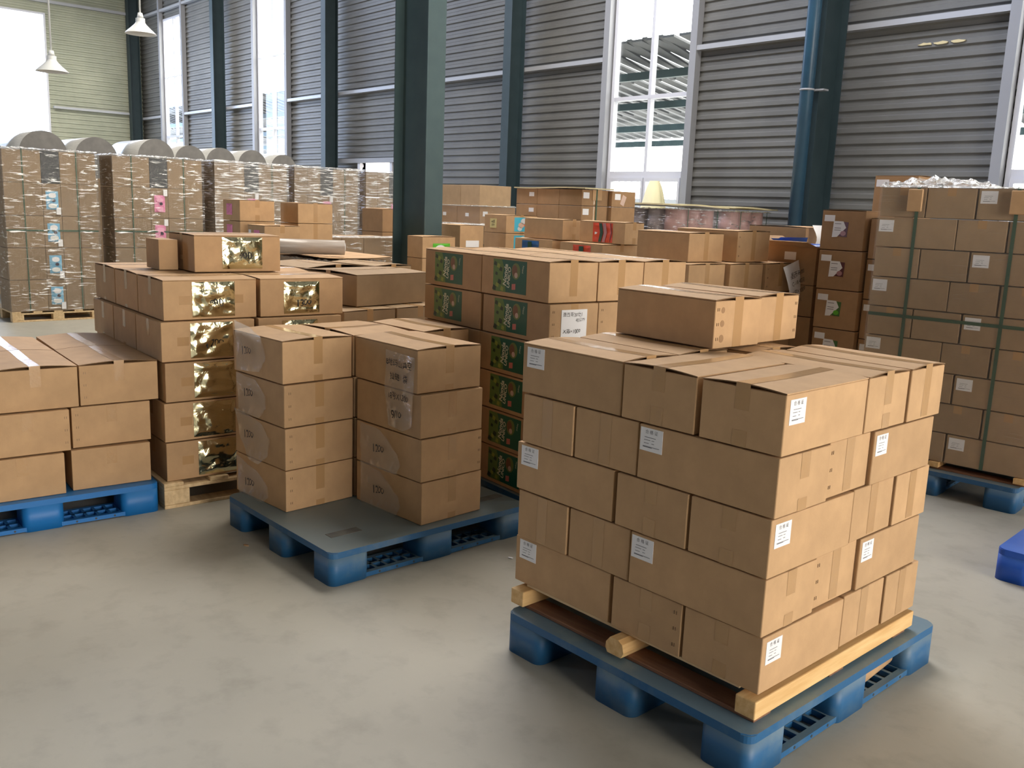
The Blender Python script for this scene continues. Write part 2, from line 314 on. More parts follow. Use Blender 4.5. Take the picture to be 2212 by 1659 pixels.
    if staples:
        face, a = staples; st = MB()
        for hz in (.2, .5, .8):
            for k in (0, 1):
                p = facept(face, a+k*.009, H*hz, .0008); d = .0055
                if face == 'L': st.box(p[0]-.0009, p[0]+.0009, -.0014, 0, p[2]-d, p[2]+d, M['staple'])
                else: st.box(0, .0014, p[1]-.0009, p[1]+.0009, p[2]-d, p[2]+d, M['staple'])
        st.build('staple_row', o)
    return o
def sticker(o, face, a, b, w_, h_, mat, name='shipping_label', off=.0012, skew=0, pts=None):
    if o is None: return None
    """flat paper on a face; a,b is its centre"""
    mb = MB(); q = pts or [(-w_/2, -h_/2), (w_/2, -h_/2), (w_/2, h_/2), (-w_/2, h_/2)]
    cs, sn = math.cos(skew), math.sin(skew)
    P = [facept(face, a+p[0]*cs-p[1]*sn, b+p[0]*sn+p[1]*cs, off) for p in q]; P0 = [facept(face, a+p[0]*cs-p[1]*sn, b+p[0]*sn+p[1]*cs, .0002) for p in q]
    mb.poly(P, M[mat]); n = len(P)
    for k in range(n): mb.poly([P[k], P[(k+1) % n], P0[(k+1) % n], P0[k]], M[mat])
    return mb.build(name, o, fixn=True)
PRINT = None
def ship_label(o, face, a, b, w_=.092, h_=.078, header=True):
    if o is None: return None
    l = sticker(o, face, a, b, w_, h_, 'paper')
    mb = MB(); sg = -1 if face == 'L' else 1        # the reader's right is -a on the shaded side
    rows = [(-.30, .20, .10), (-.32, -.04, -.02), (.02, .14, -.02), (-.32, -.1, -.16), (.02, .14, -.15), (-.36, .38, -.30), (-.36, .05, -.33)]
    for x0, x1, yy in rows:
        P = [facept(face, a+sg*xx*w_, b+(yy+d)*h_, .0018) for xx, d in ((x0, -.012), (x1, -.012), (x1, .012), (x0, .012))]; mb.poly(P, M['ink'])
    mb.build('printed_lines', l, fixn=False)
    if header:
        p = facept(face, a, b+.33*h_, 0); text('合 格 证', .014, l, face, p[0] if face == 'L' else p[1], p[2], .0019, 'ink', 'printed_heading')
    return l
def crumpled(o, face, a, b, w_, h_, mat, name, amp=.0115, seed=0, n=30, smooth=True):
    if o is None: return None
    """a creased foil or film pouch fixed to a face"""
    mb = MB(); rnd = random.Random(seed); folds = [(rnd.uniform(0, math.pi), rnd.uniform(-.5, .5), rnd.uniform(3, 9), rnd.uniform(.4, 1)) for _ in range(7)]
    def hgt(u, v):
        s_ = 0
        for ang, ph, fr, am in folds:
            t = (u-.5)*math.cos(ang)+(v-.5)*math.sin(ang); s_ += am*(abs(((t*fr/3+ph) % 1)-.5)*2-.5)
        s_ += 1.6*noise.noise(Vector((u*4+seed, v*4, 0)))
        ed = min(1, 8*min(u, 1-u, v, 1-v)); return .0025+amp*(.45+.28*s_)*ed
    def fn(u, v): return facept(face, a+(u-.5)*w_, b+(v-.5)*h_, max(.0015, hgt(u, v)))
    mb.grid(fn, n, n, M[mat], smooth)
    return mb.build(name, o, fixn=True)
def polybag(o, face, pts, name='plastic_bag', mat='bag', seed=0, amp=.014):
    """a limp clear bag: outline pts (along, height), hanging off a face"""
    mb = MB(); bm = mb.bm; i = mb.mi(M[mat])
    for lay in (0, 1):
        f = bm.faces.new([bm.verts.new((p[0], p[1], lay*.004)) for p in pts]); f.material_index = i
    bmesh.ops.triangulate(bm, faces=bm.faces[:]); bmesh.ops.subdivide_edges(bm, edges=bm.edges[:], cuts=4, use_grid_fill=True)
    for v in bm.verts:
        u, z, l_ = v.co; nz = noise.noise(Vector((u*14+seed, z*14, l_*90)))*.6+noise.noise(Vector((u*40, z*40+seed, l_*50)))*.25+.35
        v.co = Vector(facept(face, u, z, .003+l_+max(0, nz)*amp))
    for f in bm.faces: f.smooth = True
    seam = pts[0], pts[1]
    return mb.build(name, o, fixn=True)
ORD = ['bottom', 'second', 'third', 'fourth', 'fifth', 'sixth', 'seventh', 'eighth', 'ninth', 'tenth']
# ------------------------------------------------------------------ pallets
def plastic_pallet(x, y, deg, L, Rr, label, H=.15, mat='blue', deckmat='blue_deck', grips=True):
    """deck over nine feet; three lattice runners lie along y"""
    o = empty('plastic_pallet', (x, y, 0), R(deg)); tag(o, label, 'pallet', 'plastic pallets on the floor')
    d = MB(); r_ = .034; pts = []
    for cx, cy, t0_ in ((-r_, Rr-r_, 0), (-L+r_, Rr-r_, 90), (-L+r_, r_, 180), (-r_, r_, 270)): pts += [(cx+r_*math.cos(R(t0_+q*18)), cy+r_*math.sin(R(t0_+q*18))) for q in range(6)]
    d.prism(pts, 'z', H-.028, H, M[deckmat]); bmesh.ops.bevel(d.bm, geom=[q for q in d.bm.edges if abs(q.verts[0].co.z-q.verts[1].co.z) < 1e-5 and q.verts[0].co.z > H-.001], offset=.004, segments=2, affect='EDGES'); d.build('deck', o)
    fw, fl = L*.17, Rr*.17; xs = [(-L, -L+fw), (-L/2-fw/2, -L/2+fw/2), (-fw, 0)]; ys = [(0, fl), (Rr/2-fl/2, Rr/2+fl/2), (Rr-fl, Rr)]
    for a, b in xs:
        for c, e in ys:
            f = MB(); r_ = min(.034, fw*.24); pts = []
            for cx, cy, t0_ in ((b-r_, e-r_, 0), (a+r_, e-r_, 90), (a+r_, c+r_, 180), (b-r_, c+r_, 270)): pts += [(cx+r_*math.cos(R(t0_+q*18)), cy+r_*math.sin(R(t0_+q*18))) for q in range(6)]
            f.prism(pts, 'z', 0, H-.0285, M[mat])
            for q in f.bm.faces: q.smooth = abs(q.normal.z) < .5
            f.build('foot', o)
        r = MB(); t0, t1 = .004, .024
        r.box(a+.006, a+.03, fl*.6, Rr-fl*.6, t0, t1, M[mat]); r.box(b-.03, b-.006, fl*.6, Rr-fl*.6, t0, t1, M[mat]); r.box((a+b)/2-.007, (a+b)/2+.007, fl*.6, Rr-fl*.6, t0, t1, M[mat])
        for p, q in ((fl, Rr/2-fl/2), (Rr/2+fl/2, Rr-fl)):
            k = 5
            for j in range(k+1): yy = p+(q-p)*j/k; r.box(a+.03, b-.03, yy-.007, yy+.007, t0, t1, M[mat])
            for j in range(3): yy = p+(q-p)*(j+.6)/3; r.tube((b-.0065, yy, .014), (b-.0045, yy, .014), .005, .005, M['charcoal'], 8)
        r.build('runner', o)
    if grips:
        for gx, gy in ((-.22, .10), (-L+.12, .10), (-.22, Rr-.18), (-L+.12, Rr-.18)):
            g = MB(); g.box(gx, gx+.055, gy, gy+.16, H+.0002, H+.0015, M['grip']); g.build('grip_strip', o)
    return o
def wood_pallet(x, y, z, deg, L, Rr, label, H=.135, mat='pine', along='u', group='wooden pallets on the floor'):
    """block pallet: top boards, nine blocks, bottom boards"""
    o = empty('wooden_pallet', (x, y, z), R(deg)); tag(o, label, 'pallet', group)
    t = .018; bl = H-3*t
    for k in range(5):
        yy = (Rr-.1)*k/4; b = MB(); b.box(-L, 0, yy, yy+.1, H-t, H, M[mat], .002); b.build('top_board', o)
    for k in range(3):
        xx = -L+(L-.1)*k/2; b = MB(); b.box(xx, xx+.1, 0, Rr, H-2*t, H-t-.0005, M[mat], .002); b.build('cross_board', o)
        b = MB(); b.box(xx, xx+.1, 0, Rr, 0, t, M[mat], .002); b.build('bottom_board', o)
        for j in range(3):
            yy = (Rr-.13)*j/2; b = MB(); b.box(xx, xx+.1, yy, yy+.13, t+.0005, H-2*t-.0005, M[mat], .003); b.build('block', o)
    return o
# ------------------------------------------------------------------ the hall
mb = MB(); mb.box(WALL_X-.3, END_X+.3, REAR_Y-.3, WALL_Y+.3, -.12, 0, M['floor']); structure(mb.build('floor'))
def corrugated(x0, x1, z0, z1, y, mat, mb, pitch=.14, depth=.028):
    """sheeting with horizontal trapezoid ribs in the plane y, facing -y"""
    prof = []; z = z0
    k0 = math.floor(z0/pitch)
    pts = []
    for k in range(k0, int(z1/pitch)+2):
        b = k*pitch
        for t, d in ((0, 0), (.38, 0), (.5, depth), (.88, depth), (1.0, 0)): pts.append((b+t*pitch, d))
    def at(zz):
        for (a, da), (b, db) in zip(pts, pts[1:]):
            if a <= zz <= b and b > a: return da+(db-da)*(zz-a)/(b-a)
        return 0
    prof = [(z0, at(z0))]+[p for p in pts if z0+1e-4 < p[0] < z1-1e-4]+[(z1, at(z1))]
    i = mb.mi(mat); L_ = [mb.bm.verts.new((x0, y-d, zz)) for zz, d in prof]; R_ = [mb.bm.verts.new((x1, y-d, zz)) for zz, d in prof]
    B = [mb.bm.verts.new((x0, y+.06, z0)), mb.bm.verts.new((x1, y+.06, z0)), mb.bm.verts.new((x1, y+.06, z1)), mb.bm.verts.new((x0, y+.06, z1))]
    for k in range(len(prof)-1): mb.bm.faces.new((L_[k], R_[k], R_[k+1], L_[k+1])).material_index = i
    mb.bm.faces.new(B).material_index = i
    mb.bm.faces.new((L_[0], B[0], B[1], R_[0])).material_index = i; mb.bm.faces.new((L_[-1], R_[-1], B[2], B[3])).material_index = i
    mb.bm.faces.new(L_+[B[3], B[0]]).material_index = i; mb.bm.faces.new(R_[::-1]+[B[1], B[2]]).material_index = i
SLOT = (-18.35, -17.15, 2.47)      # low doorway left open in the long wall
holes = sorted([(a, b, WIN_Z[0], WIN_Z[1]) for a, b in LONG_WIN]+[(SLOT[0], SLOT[1], 0, SLOT[2])])
mb = MB(); x = WALL_X
for a, b, z0, z1 in holes:
    corrugated(x, a, 0, ROOF_Z, WALL_Y, M['sheet'], mb)
    if z0 > 0: corrugated(a, b, 0, z0, WALL_Y, M['sheet'], mb)
    corrugated(a, b, z1, ROOF_Z, WALL_Y, M['sheet'], mb); x = b
corrugated(x, END_X, 0, ROOF_Z, WALL_Y, M['sheet'], mb)
structure(mb.build('wall_back'))
mb = MB()
for y0, y1, z0, z1 in ((REAR_Y, END_WIN[0], 0, ROOF_Z), (END_WIN[1], WALL_Y, 0, ROOF_Z), (END_WIN[0], END_WIN[1], 0, WIN_Z[0]), (END_WIN[0], END_WIN[1], WIN_Z[1], ROOF_Z)):
    corrugated(y0, y1, z0, z1, 0, M['sheet_end'], mb)
for v in mb.bm.verts: v.co = Vector((WALL_X-v.co.y, v.co.x, v.co.z))
structure(mb.build('wall_left'))
mb = MB(); T = .1
mb.box(END_X, END_X+T, REAR_Y, DOOR[0], 0, ROOF_Z, M['innerwall']); mb.box(END_X, END_X+T, DOOR[1], WALL_Y, 0, ROOF_Z, M['innerwall']); mb.box(END_X, END_X+T, DOOR[0], DOOR[1], DOOR[2], ROOF_Z, M['innerwall'])
structure(mb.build('wall_right'))
mb = MB(); x = WALL_X
for a, b in sorted(REAR_FILL_WIN):
    mb.box(x, a, REAR_Y-T, REAR_Y, 0, ROOF_Z, M['innerwall']); mb.box(a, b, REAR_Y-T, REAR_Y, 0, 1.6, M['innerwall']); mb.box(a, b, REAR_Y-T, REAR_Y, 5.6, ROOF_Z, M['innerwall']); x = b
mb.box(x, END_X, REAR_Y-T, REAR_Y, 0, ROOF_Z, M['innerwall']); structure(mb.build('wall_front'))
mb = MB(); sy0, sy1 = SKYLIGHTS[0][2:]; x = WALL_X
mb.box(WALL_X, END_X, REAR_Y, sy0, ROOF_Z, ROOF_Z+.1, M['roof']); mb.box(WALL_X, END_X, sy1, WALL_Y, ROOF_Z, ROOF_Z+.1, M['roof'])
for a, b, _c0, _c1 in SKYLIGHTS: mb.box(x, a, sy0, sy1, ROOF_Z, ROOF_Z+.1, M['roof']); x = b
mb.box(x, END_X, sy0, sy1, ROOF_Z, ROOF_Z+.1, M['roof'])
structure(mb.build('ceiling'))
# windows
def window(n, a, b, z0, z1, wall='back', cols=2, rails=(2.2, 3.4, 5.2)):
    mb = MB(); y = WALL_Y; f = M['winframe']; d0, d1 = y-.05, y+.05
    mb.box(a, a+.06, d0, d1, z0, z1, f); mb.box(b-.06, b, d0, d1, z0, z1, f); mb.box(a+.06, b-.06, d0, d1, z0, z0+.06, f); mb.box(a+.06, b-.06, d0, d1, z1-.06, z1, f)
    for k in range(1, cols): xx = a+(b-a)*k/cols; mb.box(xx-.03, xx+.03, d0+.01, d1, z0+.06, z1-.06, f)
    for r_ in rails: mb.box(a+.06, b-.06, d0+.005, d1, r_-(.05 if r_ < 2.5 else .03 if r_ < 4 else .012), r_+(.05 if r_ < 2.5 else .03 if r_ < 4 else .012), f)
    # sliding sashes at the bottom
    for k in range(cols):
        xa, xb = a+.06+(b-a-.12)*k/cols, a+.06+(b-a-.12)*(k+1)/cols
        mb.box(xa+.01, xa+.05, d0-.02, d0+.02, z0+.06, 2.15, f); mb.box(xb-.05, xb-.01, d0-.02, d0+.02, z0+.06, 2.15, f); mb.box(xa+.05, xb-.05, d0-.02, d0+.02, 2.09, 2.15, f); mb.box(xa+.05, xb-.05, d0-.02, d0+.02, z0+.06, z0+.12, f)
    g = MB(); g.box(a+.05, b-.05, y+.01, y+.016, z0+.05, z1-.05, M['glass'])
    if wall == 'left':
        for q in (mb, g):
            for v in q.bm.verts: v.co = Vector((WALL_X-(v.co.y-WALL_Y), v.co.x, v.co.z))
    o = mb.build('window_%d' % n); structure(o); g.build('window_pane', o); return o
for n, (a, b) in enumerate(LONG_WIN): window(n+1, a, b, *WIN_Z)
window(7, *END_WIN, *WIN_Z, wall='left', cols=2, rails=(2.2,))
# jamb posts and flashing beside the windows, girts, columns
n = 1
mb = MB()
for a, b in LONG_WIN:
    for xx in (a-.14, b+.02): mb.box(xx, xx+.12, WALL_Y-.16, WALL_Y-.03, 0, ROOF_Z, M['trimsteel'])
structure(mb.build('trim_1'))
mb = MB(); COLX = [-31.85, -25.35, -19.3, -12.87, -6.64, -.4, 6.2]
segs = []
for zz in (4.03, 7.2):
    xs = [WALL_X]+[v for a, b in LONG_WIN for v in (a-.14, b+.14)]+[END_X]
    if zz > 7: xs = [WALL_X, END_X]
    for a, b in zip(xs[::2], xs[1::2]): mb.box(a, b, WALL_Y-.15, WALL_Y-.03, zz-.035, zz+.035, M['girt'])
mb.box(SLOT[0]-1.2, SLOT[1]+1.0, WALL_Y-.12, WALL_Y-.03, SLOT[2], SLOT[2]+.1, M['trimsteel']); 
for xx in (SLOT[0]-.1, SLOT[1]): mb.box(xx, xx+.1, WALL_Y-.1, WALL_Y+.06, 0, SLOT[2], M['winframe'])
mb.box(WALL_X+.03, WALL_X+.15, REAR_Y, END_WIN[0]-.1, 4.13, 4.2, M['girt']); mb.box(WALL_X+.03, WALL_X+.15, END_WIN[1]+.1, WALL_Y-.2, 4.13, 4.2, M['girt']); mb.box(WALL_X+.03, WALL_X+.15, REAR_Y, WALL_Y-.2, 7.25, 7.33, M['girt'])
structure(mb.build('trim_2'))
def hcolumn(x0, x1, y0, y1, web, m, name, t=.016, tw=.012, side=None):
    """H section; web 'x': web runs along x, flanges face +-x; web 'y': flanges face +-y"""
    mb = MB()
    if web == 'x':
        mb.box(x0, x0+t, y0, y1, 0, ROOF_Z, m); mb.box(x1-t, x1, y0, y1, 0, ROOF_Z, m); mb.box(x0+t, x1-t, (y0+y1)/2-tw/2, (y0+y1)/2+tw/2, 0, ROOF_Z, m)
    else:
        mb.box(x0, x1, y0, y0+t, 0, ROOF_Z, m); mb.box(x0, x1, y1-t, y1, 0, ROOF_Z, m); mb.box((x0+x1)/2-tw/2, (x0+x1)/2+tw/2, y0+t, y1-t, 0, ROOF_Z, m)
    return mb.build(name)
k = 1
for xx in COLX:
    s_ = .26 if xx < -31 else .2
    c = hcolumn(xx-s_/2, xx+s_/2, WALL_Y-(.7 if -7 < xx else .5), WALL_Y-.17, 'y', M['steel'], 'column_%d' % k); structure(c); k += 1
c = hcolumn(-8.60, -8.0, 5.77, 6.0, 'x', M['steel_mid'], 'column_%d' % k); structure(c)
# blue drain pipe in front of the column by the window
o = empty('drain_pipe', (-6.63, WALL_Y-.83, 0)); tag(o, 'dark blue vertical drain pipe fixed in front of a steel column on the back wall', 'pipe')
p = MB(); p.tube((0, 0, 0), (0, 0, ROOF_Z), .085, .085, M['pipe'], 24); p.build('pipe', o)
for zz in (1.2, 3.2, 5.6): p = MB(); p.tube((0, 0, zz-.012), (0, 0, zz+.012), .092, .092, M['trimsteel'], 24); p.box(.02, .2, .05, .17, zz-.01, zz+.01, M['trimsteel']); p.build('clip', o)
# torn insulation foam showing at the sheet joints
rnd = random.Random(3)
for x0, z0, n_ in ((-5.55, 3.75, 3), (-7.8, 4.62, 2)):
    mb = MB()
    for k in range(n_):
        cx = x0+k*.19; pts = [(cx+.09*math.cos(t)*rnd.uniform(.6, 1.2), z0+.018*math.sin(t)*rnd.uniform(.5, 1.3)) for t in [2*math.pi*j/9 for j in range(9)]]
        mb.prism(pts, 'y', WALL_Y-.045, WALL_Y-.028, M['foamwhite'])
    structure(mb.build('trim_%d' % (3 if n_ == 3 else 4)))
# pendant lamps
def lamp(x, y, z, label):
    o = empty('pendant_lamp', (x, y, z)); tag(o, label, 'lamp', 'pendant lamps over the far aisle')
    s = MB(); n = 28
    prof = [(.205, 0), (.17, .035), (.12, .08), (.075, .125), (.06, .15), (.06, .2)]
    for (r0, z0), (r1, z1) in zip(prof, prof[1:]): s.tube((0, 0, z0), (0, 0, z1), r0, r1, M['white'], n, cap=False); s.tube((0, 0, z0), (0, 0, z1), r0-.006, r1-.006, M['white'], n, cap=False)
    s.build('lamp_shade', o); s = MB(); s.tube((0, 0, .2), (0, 0, .27), .045, .03, M['white'], 16); s.build('lamp_holder', o)
    s = MB(); s.tube((0, 0, .27), (0, 0, ROOF_Z-z), .012, .012, M['white'], 8); s.build('rod', o)
    s = MB(); s.tube((0, 0, .03), (0, 0, .13), .05, .03, M['paper'], 14); s.build('bulb', o)
lamp(-13.18, 4.73, 3.72, 'white conical pendant lamp hanging on a rod near the corner column')
lamp(-13.6, 3.70, 3.14, 'white conical pendant lamp hanging in front of the big bright window')
# yard outside the long wall: canopy roof, boundary wall, ground
mb = MB(); mb.box(-45, 15, WALL_Y+.3, 40, -.15, -.02, M['concrete_out']); structure(mb.build('ground'))
o = empty('yard_canopy', (0, 0, 0)); tag(o, 'corrugated sheet canopy roof over the yard outside the window', 'canopy')
cp = MB()
for k in range(120):
    xx = -40+k*.35; cp.prism([(WALL_Y+1.0, 4.5), (19, 3.5), (19, 3.54), (WALL_Y+1.0, 4.54)], 'x', xx, xx+.24, M['canopy']); 
    if k % 6: cp.prism([(WALL_Y+1.0, 4.52), (14.2, 4.1), (14.2, 4.14), (WALL_Y+1.0, 4.56)], 'x', xx+.24, xx+.35, M['canopy']); cp.prism([(15.2, 4.0), (16.6, 3.8), (16.6, 3.84), (15.2, 4.04)], 'x', xx+.24, xx+.35, M['canopy'])
cp.build('canopy_sheet', o)
for yy, zz in ((13.5, 4.2), (15.4, 3.93), (17.3, 3.68), (18.8, 3.46)): b = MB(); b.box(-40, 2, yy, yy+.1, zz-.16, zz-.02, M['steel_mid']); b.build('purlin', o)
for xx in (-34, -24, -14.5, -4): b = MB(); b.box(xx, xx+.15, 18.8, 18.95, -.02, 3.3, M['steel_mid']); b.build('post', o)
o = empty('yard_fence', (0, 26, 0)); tag(o, 'pale picket fence on a low wall across the yard outside the window', 'fence')
b = MB(); b.box(-40, 10, 0, .2, -.02, 2.1, M['innerwall']); b.build('low_wall', o)
b = MB()
for k in range(160): b.box(-40+k*.3, -39.94+k*.3, .07, .13, 2.1, 2.9, M['white'])
b.build('picket_panel', o)
o = MB()
o.grid(lambda u, v: (lambda r_, k_: (-9.28+.27*r_*math.cos(2*math.pi*u)*k_, 10.98+.24*r_*math.sin(2*math.pi*u)*k_, 2.08*v))(math.sin(math.pi*(.10+.86*v))**.6, 1+.16*noise.noise(Vector((2.2*math.cos(2*math.pi*u), 2.2*math.sin(2*math.pi*u), v*4)))), 30, 24, M['palegrey'])
M['sack'] = plain('pale_yellow_sack', srgb(226, 220, 180), .6)
o = o.build('plastic_sack'); o.data.materials[0] = M['sack']; tag(o, 'pale yellow plastic sack standing against the window panes', 'sack')
# ------------------------------------------------------------------ front stack (A): five layers on wooden and blue pallets
AX, AY, AD = -1.325, 2.168, .8
plastic_pallet(-1.285, 2.095, .6, 1.045, 1.20, 'dusty blue plastic pallet under the front stack of brown cartons', mat='blue', deckmat='blue', grips=False)
def local(px, py, deg, u, v): c, s = math.cos(R(deg)), math.sin(R(deg)); return px-u*c-v*s, py-u*s+v*c
o = empty('wooden_pallet', (*local(AX, AY, AD, 0, 0), .15), R(AD)); tag(o, 'rough wooden pallet with fresh lumber stringers lying on the front blue pallet', 'pallet', 'wooden pallets on the floor')
for v in (.0, .43, .87): b = MB(); b.box(-1.02, 0, v, v+.09, .0005, .014, M['redwood'], .002); b.build('bottom_board', o)
b = MB(); b.box(-.062, .008, -.012, 1.0, .0145, .072, M['lumber'], .004, 2); b.build('stringer', o)
b = MB(); b.prism([(-.545, .0145), (-.485, .0145), (-.475, .035), (-.482, .062), (-.5, .072), (-.535, .072), (-.552, .05), (-.553, .03)], 'y', -.035, .98, M['lumber']); b.build('stringer', o)
b = MB(); b.box(-1.03, -.965, -.03, .98, .0145, .072, M['lumber'], .004, 2); b.build('stringer', o)
for v in (.02, .3, .58, .86): b = MB(); b.box(-1.0, -.07, v, v+.08, .0725, .084, M['pine'], .002); b.build('top_board', o)
GA = 'cartons of the front stack'
LA, LB = .466, .278
offs = [(.0, .002), (.006, 0), (-.002, .004), (.004, -.004), (.0, 0)]
for i in range(5):
    z = .235+i*.1795; px, py = AX+[0, -.003, -.001, .004, .005][i], AY+[.008, 0, -.003, -.001, .002][i]; top = i == 4; H = .179
    lv = ('top' if top else ORD[i])+' layer of the front stack'
    g1, g2 = .010, .022
    def A(u, v, L, Rr, label, **k):
        X, Y = local(px, py, AD, u, v); return carton(X, Y, z, AD+random.uniform(-.25, .25), L, Rr, H, label, GA, lid=top, **k)
    if i % 2 == 0:   # corner carton lies along the bright side
        c = A(0, 0, LB, LA-.005, f'corner carton with white label on its bright side, {lv}', seam='v', drop=(.07, .05)); ship_label(c, 'R', .062, H-.055, .082, .072)
        A(LB+g1+(.01 if top else 0), .0, LB+.008, LA, f'taped-end carton, middle of the shaded side, {lv}', seam='v', staples=('L', .02) if i == 0 else None)
        c = A(2*LB+g1+g2+.003, .004, LA, LB, f'white-labelled long carton, far end of shaded side, {lv}', seam='u'); ship_label(c, 'L', LA-.065, H-.048, .086, .072)
        A(.004, LA+.008, LA, LB-.01, f'carton with taped end, middle of the bright side, {lv}', seam='u', drop=(.10, .05) if top else (.17, 0), staples=None)
        A(.0, LA+LB+.010, LA, LB-.035, f'carton with taped end, far end of the bright side, {lv}', seam='u', drop=(.17, 0))
        if top:
            A(2*LB+g1+g2+.003, LB+.012, LA, LB, f'plain lidded carton behind the white-labelled long one, {lv}', seam='u')
            A(LA+.02, .56+.02, LA+.05, LB, f'plain lidded carton in the rear corner, {lv}', seam='u')
    else:
        c = A(0, 0, LA+.035, LB, f'long corner carton with white label on the shaded side, {lv}', seam='u', drop=(.08, .04)); ship_label(c, 'L', LA-.015, H-.048, .088, .074)
        A(LA+.042, .004, LB-.005, LA, f'carton with taped end, middle of the shaded side, {lv}', seam='v', drop=(.17, 0))
        A(LA+LB+.045, .0, LB-.03, LA, f'carton with taped end, far end of the shaded side, {lv}', seam='v', drop=(.17, 0))
        A(.012, LB+.016, LA, LB-.03, f'carton with stapled taped end, middle of the bright side, {lv}', seam='u', drop=(.17, 0), staples=('R', .012))
        c = A(0, 2*LB-.008, LB, LA-.045, f'carton with white label, far end of the bright side, {lv}', seam='v', tape=None); ship_label(c, 'R', .05, H-.05, .075, .068)
GA2 = 'cartons lying on top of the front stack'
c = carton(-1.893, 2.606, 1.142, -1.8, .469, .262, .172, 'carton with three damp spots on its end, lying on top of the front stack', GA2, seam='u', lid=True, drop=(.17, 0), staples=('R', .012))
d = MB()
for hz, r_ in ((.035, .013), (.088, .011), (.135, .010)): d.prism([(.042+r_*math.cos(t), hz+r_*1.1*math.sin(t)) for t in [2*math.pi*k/12 for k in range(12)]], 'x', 0, .0006, M['kraft_dark'])
d.build('damp_spots', c)
carton(-1.905, 2.885, 1.142, .6, .455, .268, .174, 'carton with stapled end, behind the damp-spotted one on top of the front stack', GA2, seam='u', lid=True, drop=(.17, 0), staples=('R', .245))
r = MB(); r.tube((-1.36, 2.74, .071), (-1.385, 3.06, .071), .045, .045, M['kraft'], 24); r.tube((-1.385, 3.06, .071), (-1.385, 3.0605, .071), .03, .03, M['charcoal'], 20)
tag(r.build('cardboard_tube'), 'brown cardboard roll stuffed inside the opening of the front blue pallet', 'tube')
# ------------------------------------------------------------------ centre stack (B)
plastic_pallet(-3.175, 1.845, .8, .985, 1.125, 'worn blue plastic pallet with grey grip strips in the middle of the floor', mat='blue', deckmat='blue_deck')
GB = 'cartons on the centre pallet'; HB = .2035
B1 = [(-3.753, 1.940, 4.2), (-3.749, 1.937, 4.0), (-3.755, 1.936, 2.8), (-3.771, 1.938, 3.0)]
B2 = [(-3.241, 2.350, 3.7), (-3.244, 2.346, 3.2), (-3.252, 2.345, 2.4), (-3.278, 2.341, 1.2)]
bagpts = [[(.44, .19), (.415, .0), (.2, -.002), (.145, .04), (.15, .09), (.25, .15)],
          [(.455, .225), (.40, .1), (.33, -.01), (.24, -.02), (.14, .04), (.13, .13), (.2, .19), (.34, .22)],
          [(.43, .2), (.42, .01), (.22, .01), (.15, .07), (.155, .12), (.25, .19)],
          [(.43, .255), (.42, .01), (.20, .03), (.15, .09), (.15, .15), (.19, .2), (.28, .235)]]
for i in range(4):
    z = .1502+i*HB; top = i == 3; lv = ('top' if top else ORD[i]); H = .2025
    c = carton(B1[i][0], B1[i][1], z, B1[i][2], .462, .378, H, f'carton with clear bag on its shaded end, {lv} in column nearest gold-pouch stack', GB, seam='u', lid=top, tape=('+',), drop=(.12, .03), staples=('R', .025) if i < 3 else None)
    bg_ = polybag(c, 'L', bagpts[i], seed=i*3.1); text('1200', .045, bg_, 'L', -.3, .12 if i else .08, .02)
    c = carton(B2[i][0], B2[i][1], z, B2[i][2], .503, .37, H, f'carton in the column nearest the front stack on the centre pallet, {lv} of four', GB, seam='u', lid=top, tape=('+',), drop=(.12, .03), staples=('R', .35) if i in (1,) else None)
    if i in (0, 1):
        bg_ = polybag(c, 'L', [(.46, .2 if i else .21), (.455, .0), (.18, -.0 if i else .0), (.145, .05), (.16, .1), (.3, .19)], seed=20+i); text('1200', .045, bg_, 'L', -.3, .1, .02)
    if i == 3:
        bg_ = polybag(c, 'L', [(.235, .175), (.01, .165), (.03, -.16), (.1, -.19), (.21, -.18), (.24, -.02)], seed=31, amp=.006)
        for s_, sz, a, b in (('8地码山真空', .036, .125, .12), ('拉链  袋', .038, .125, .055), ('18号X1200', .034, .13, -.035), ('9/10', .045, .14, -.12)): text(s_, sz, bg_, 'L', -a, b, .013)
    c = carton(*local(B1[i][0], B1[i][1], 2.5, .012, .392), z, 2.5, .46, .335, H, f'carton behind the bagged column on the centre pallet, {lv} of four', GB, seam='v' if not top else 'v', lid=top, tape=('+',), drop=(.03, 0))
    carton(-3.775, 2.735, z, 2.0, .46, .30, H-(0 if not top else .004), f'carton at the far rear of the centre pallet before the green-label stack, {lv} of four', GB, seam='u', lid=top, tape=('+',), drop=(.05, 0))
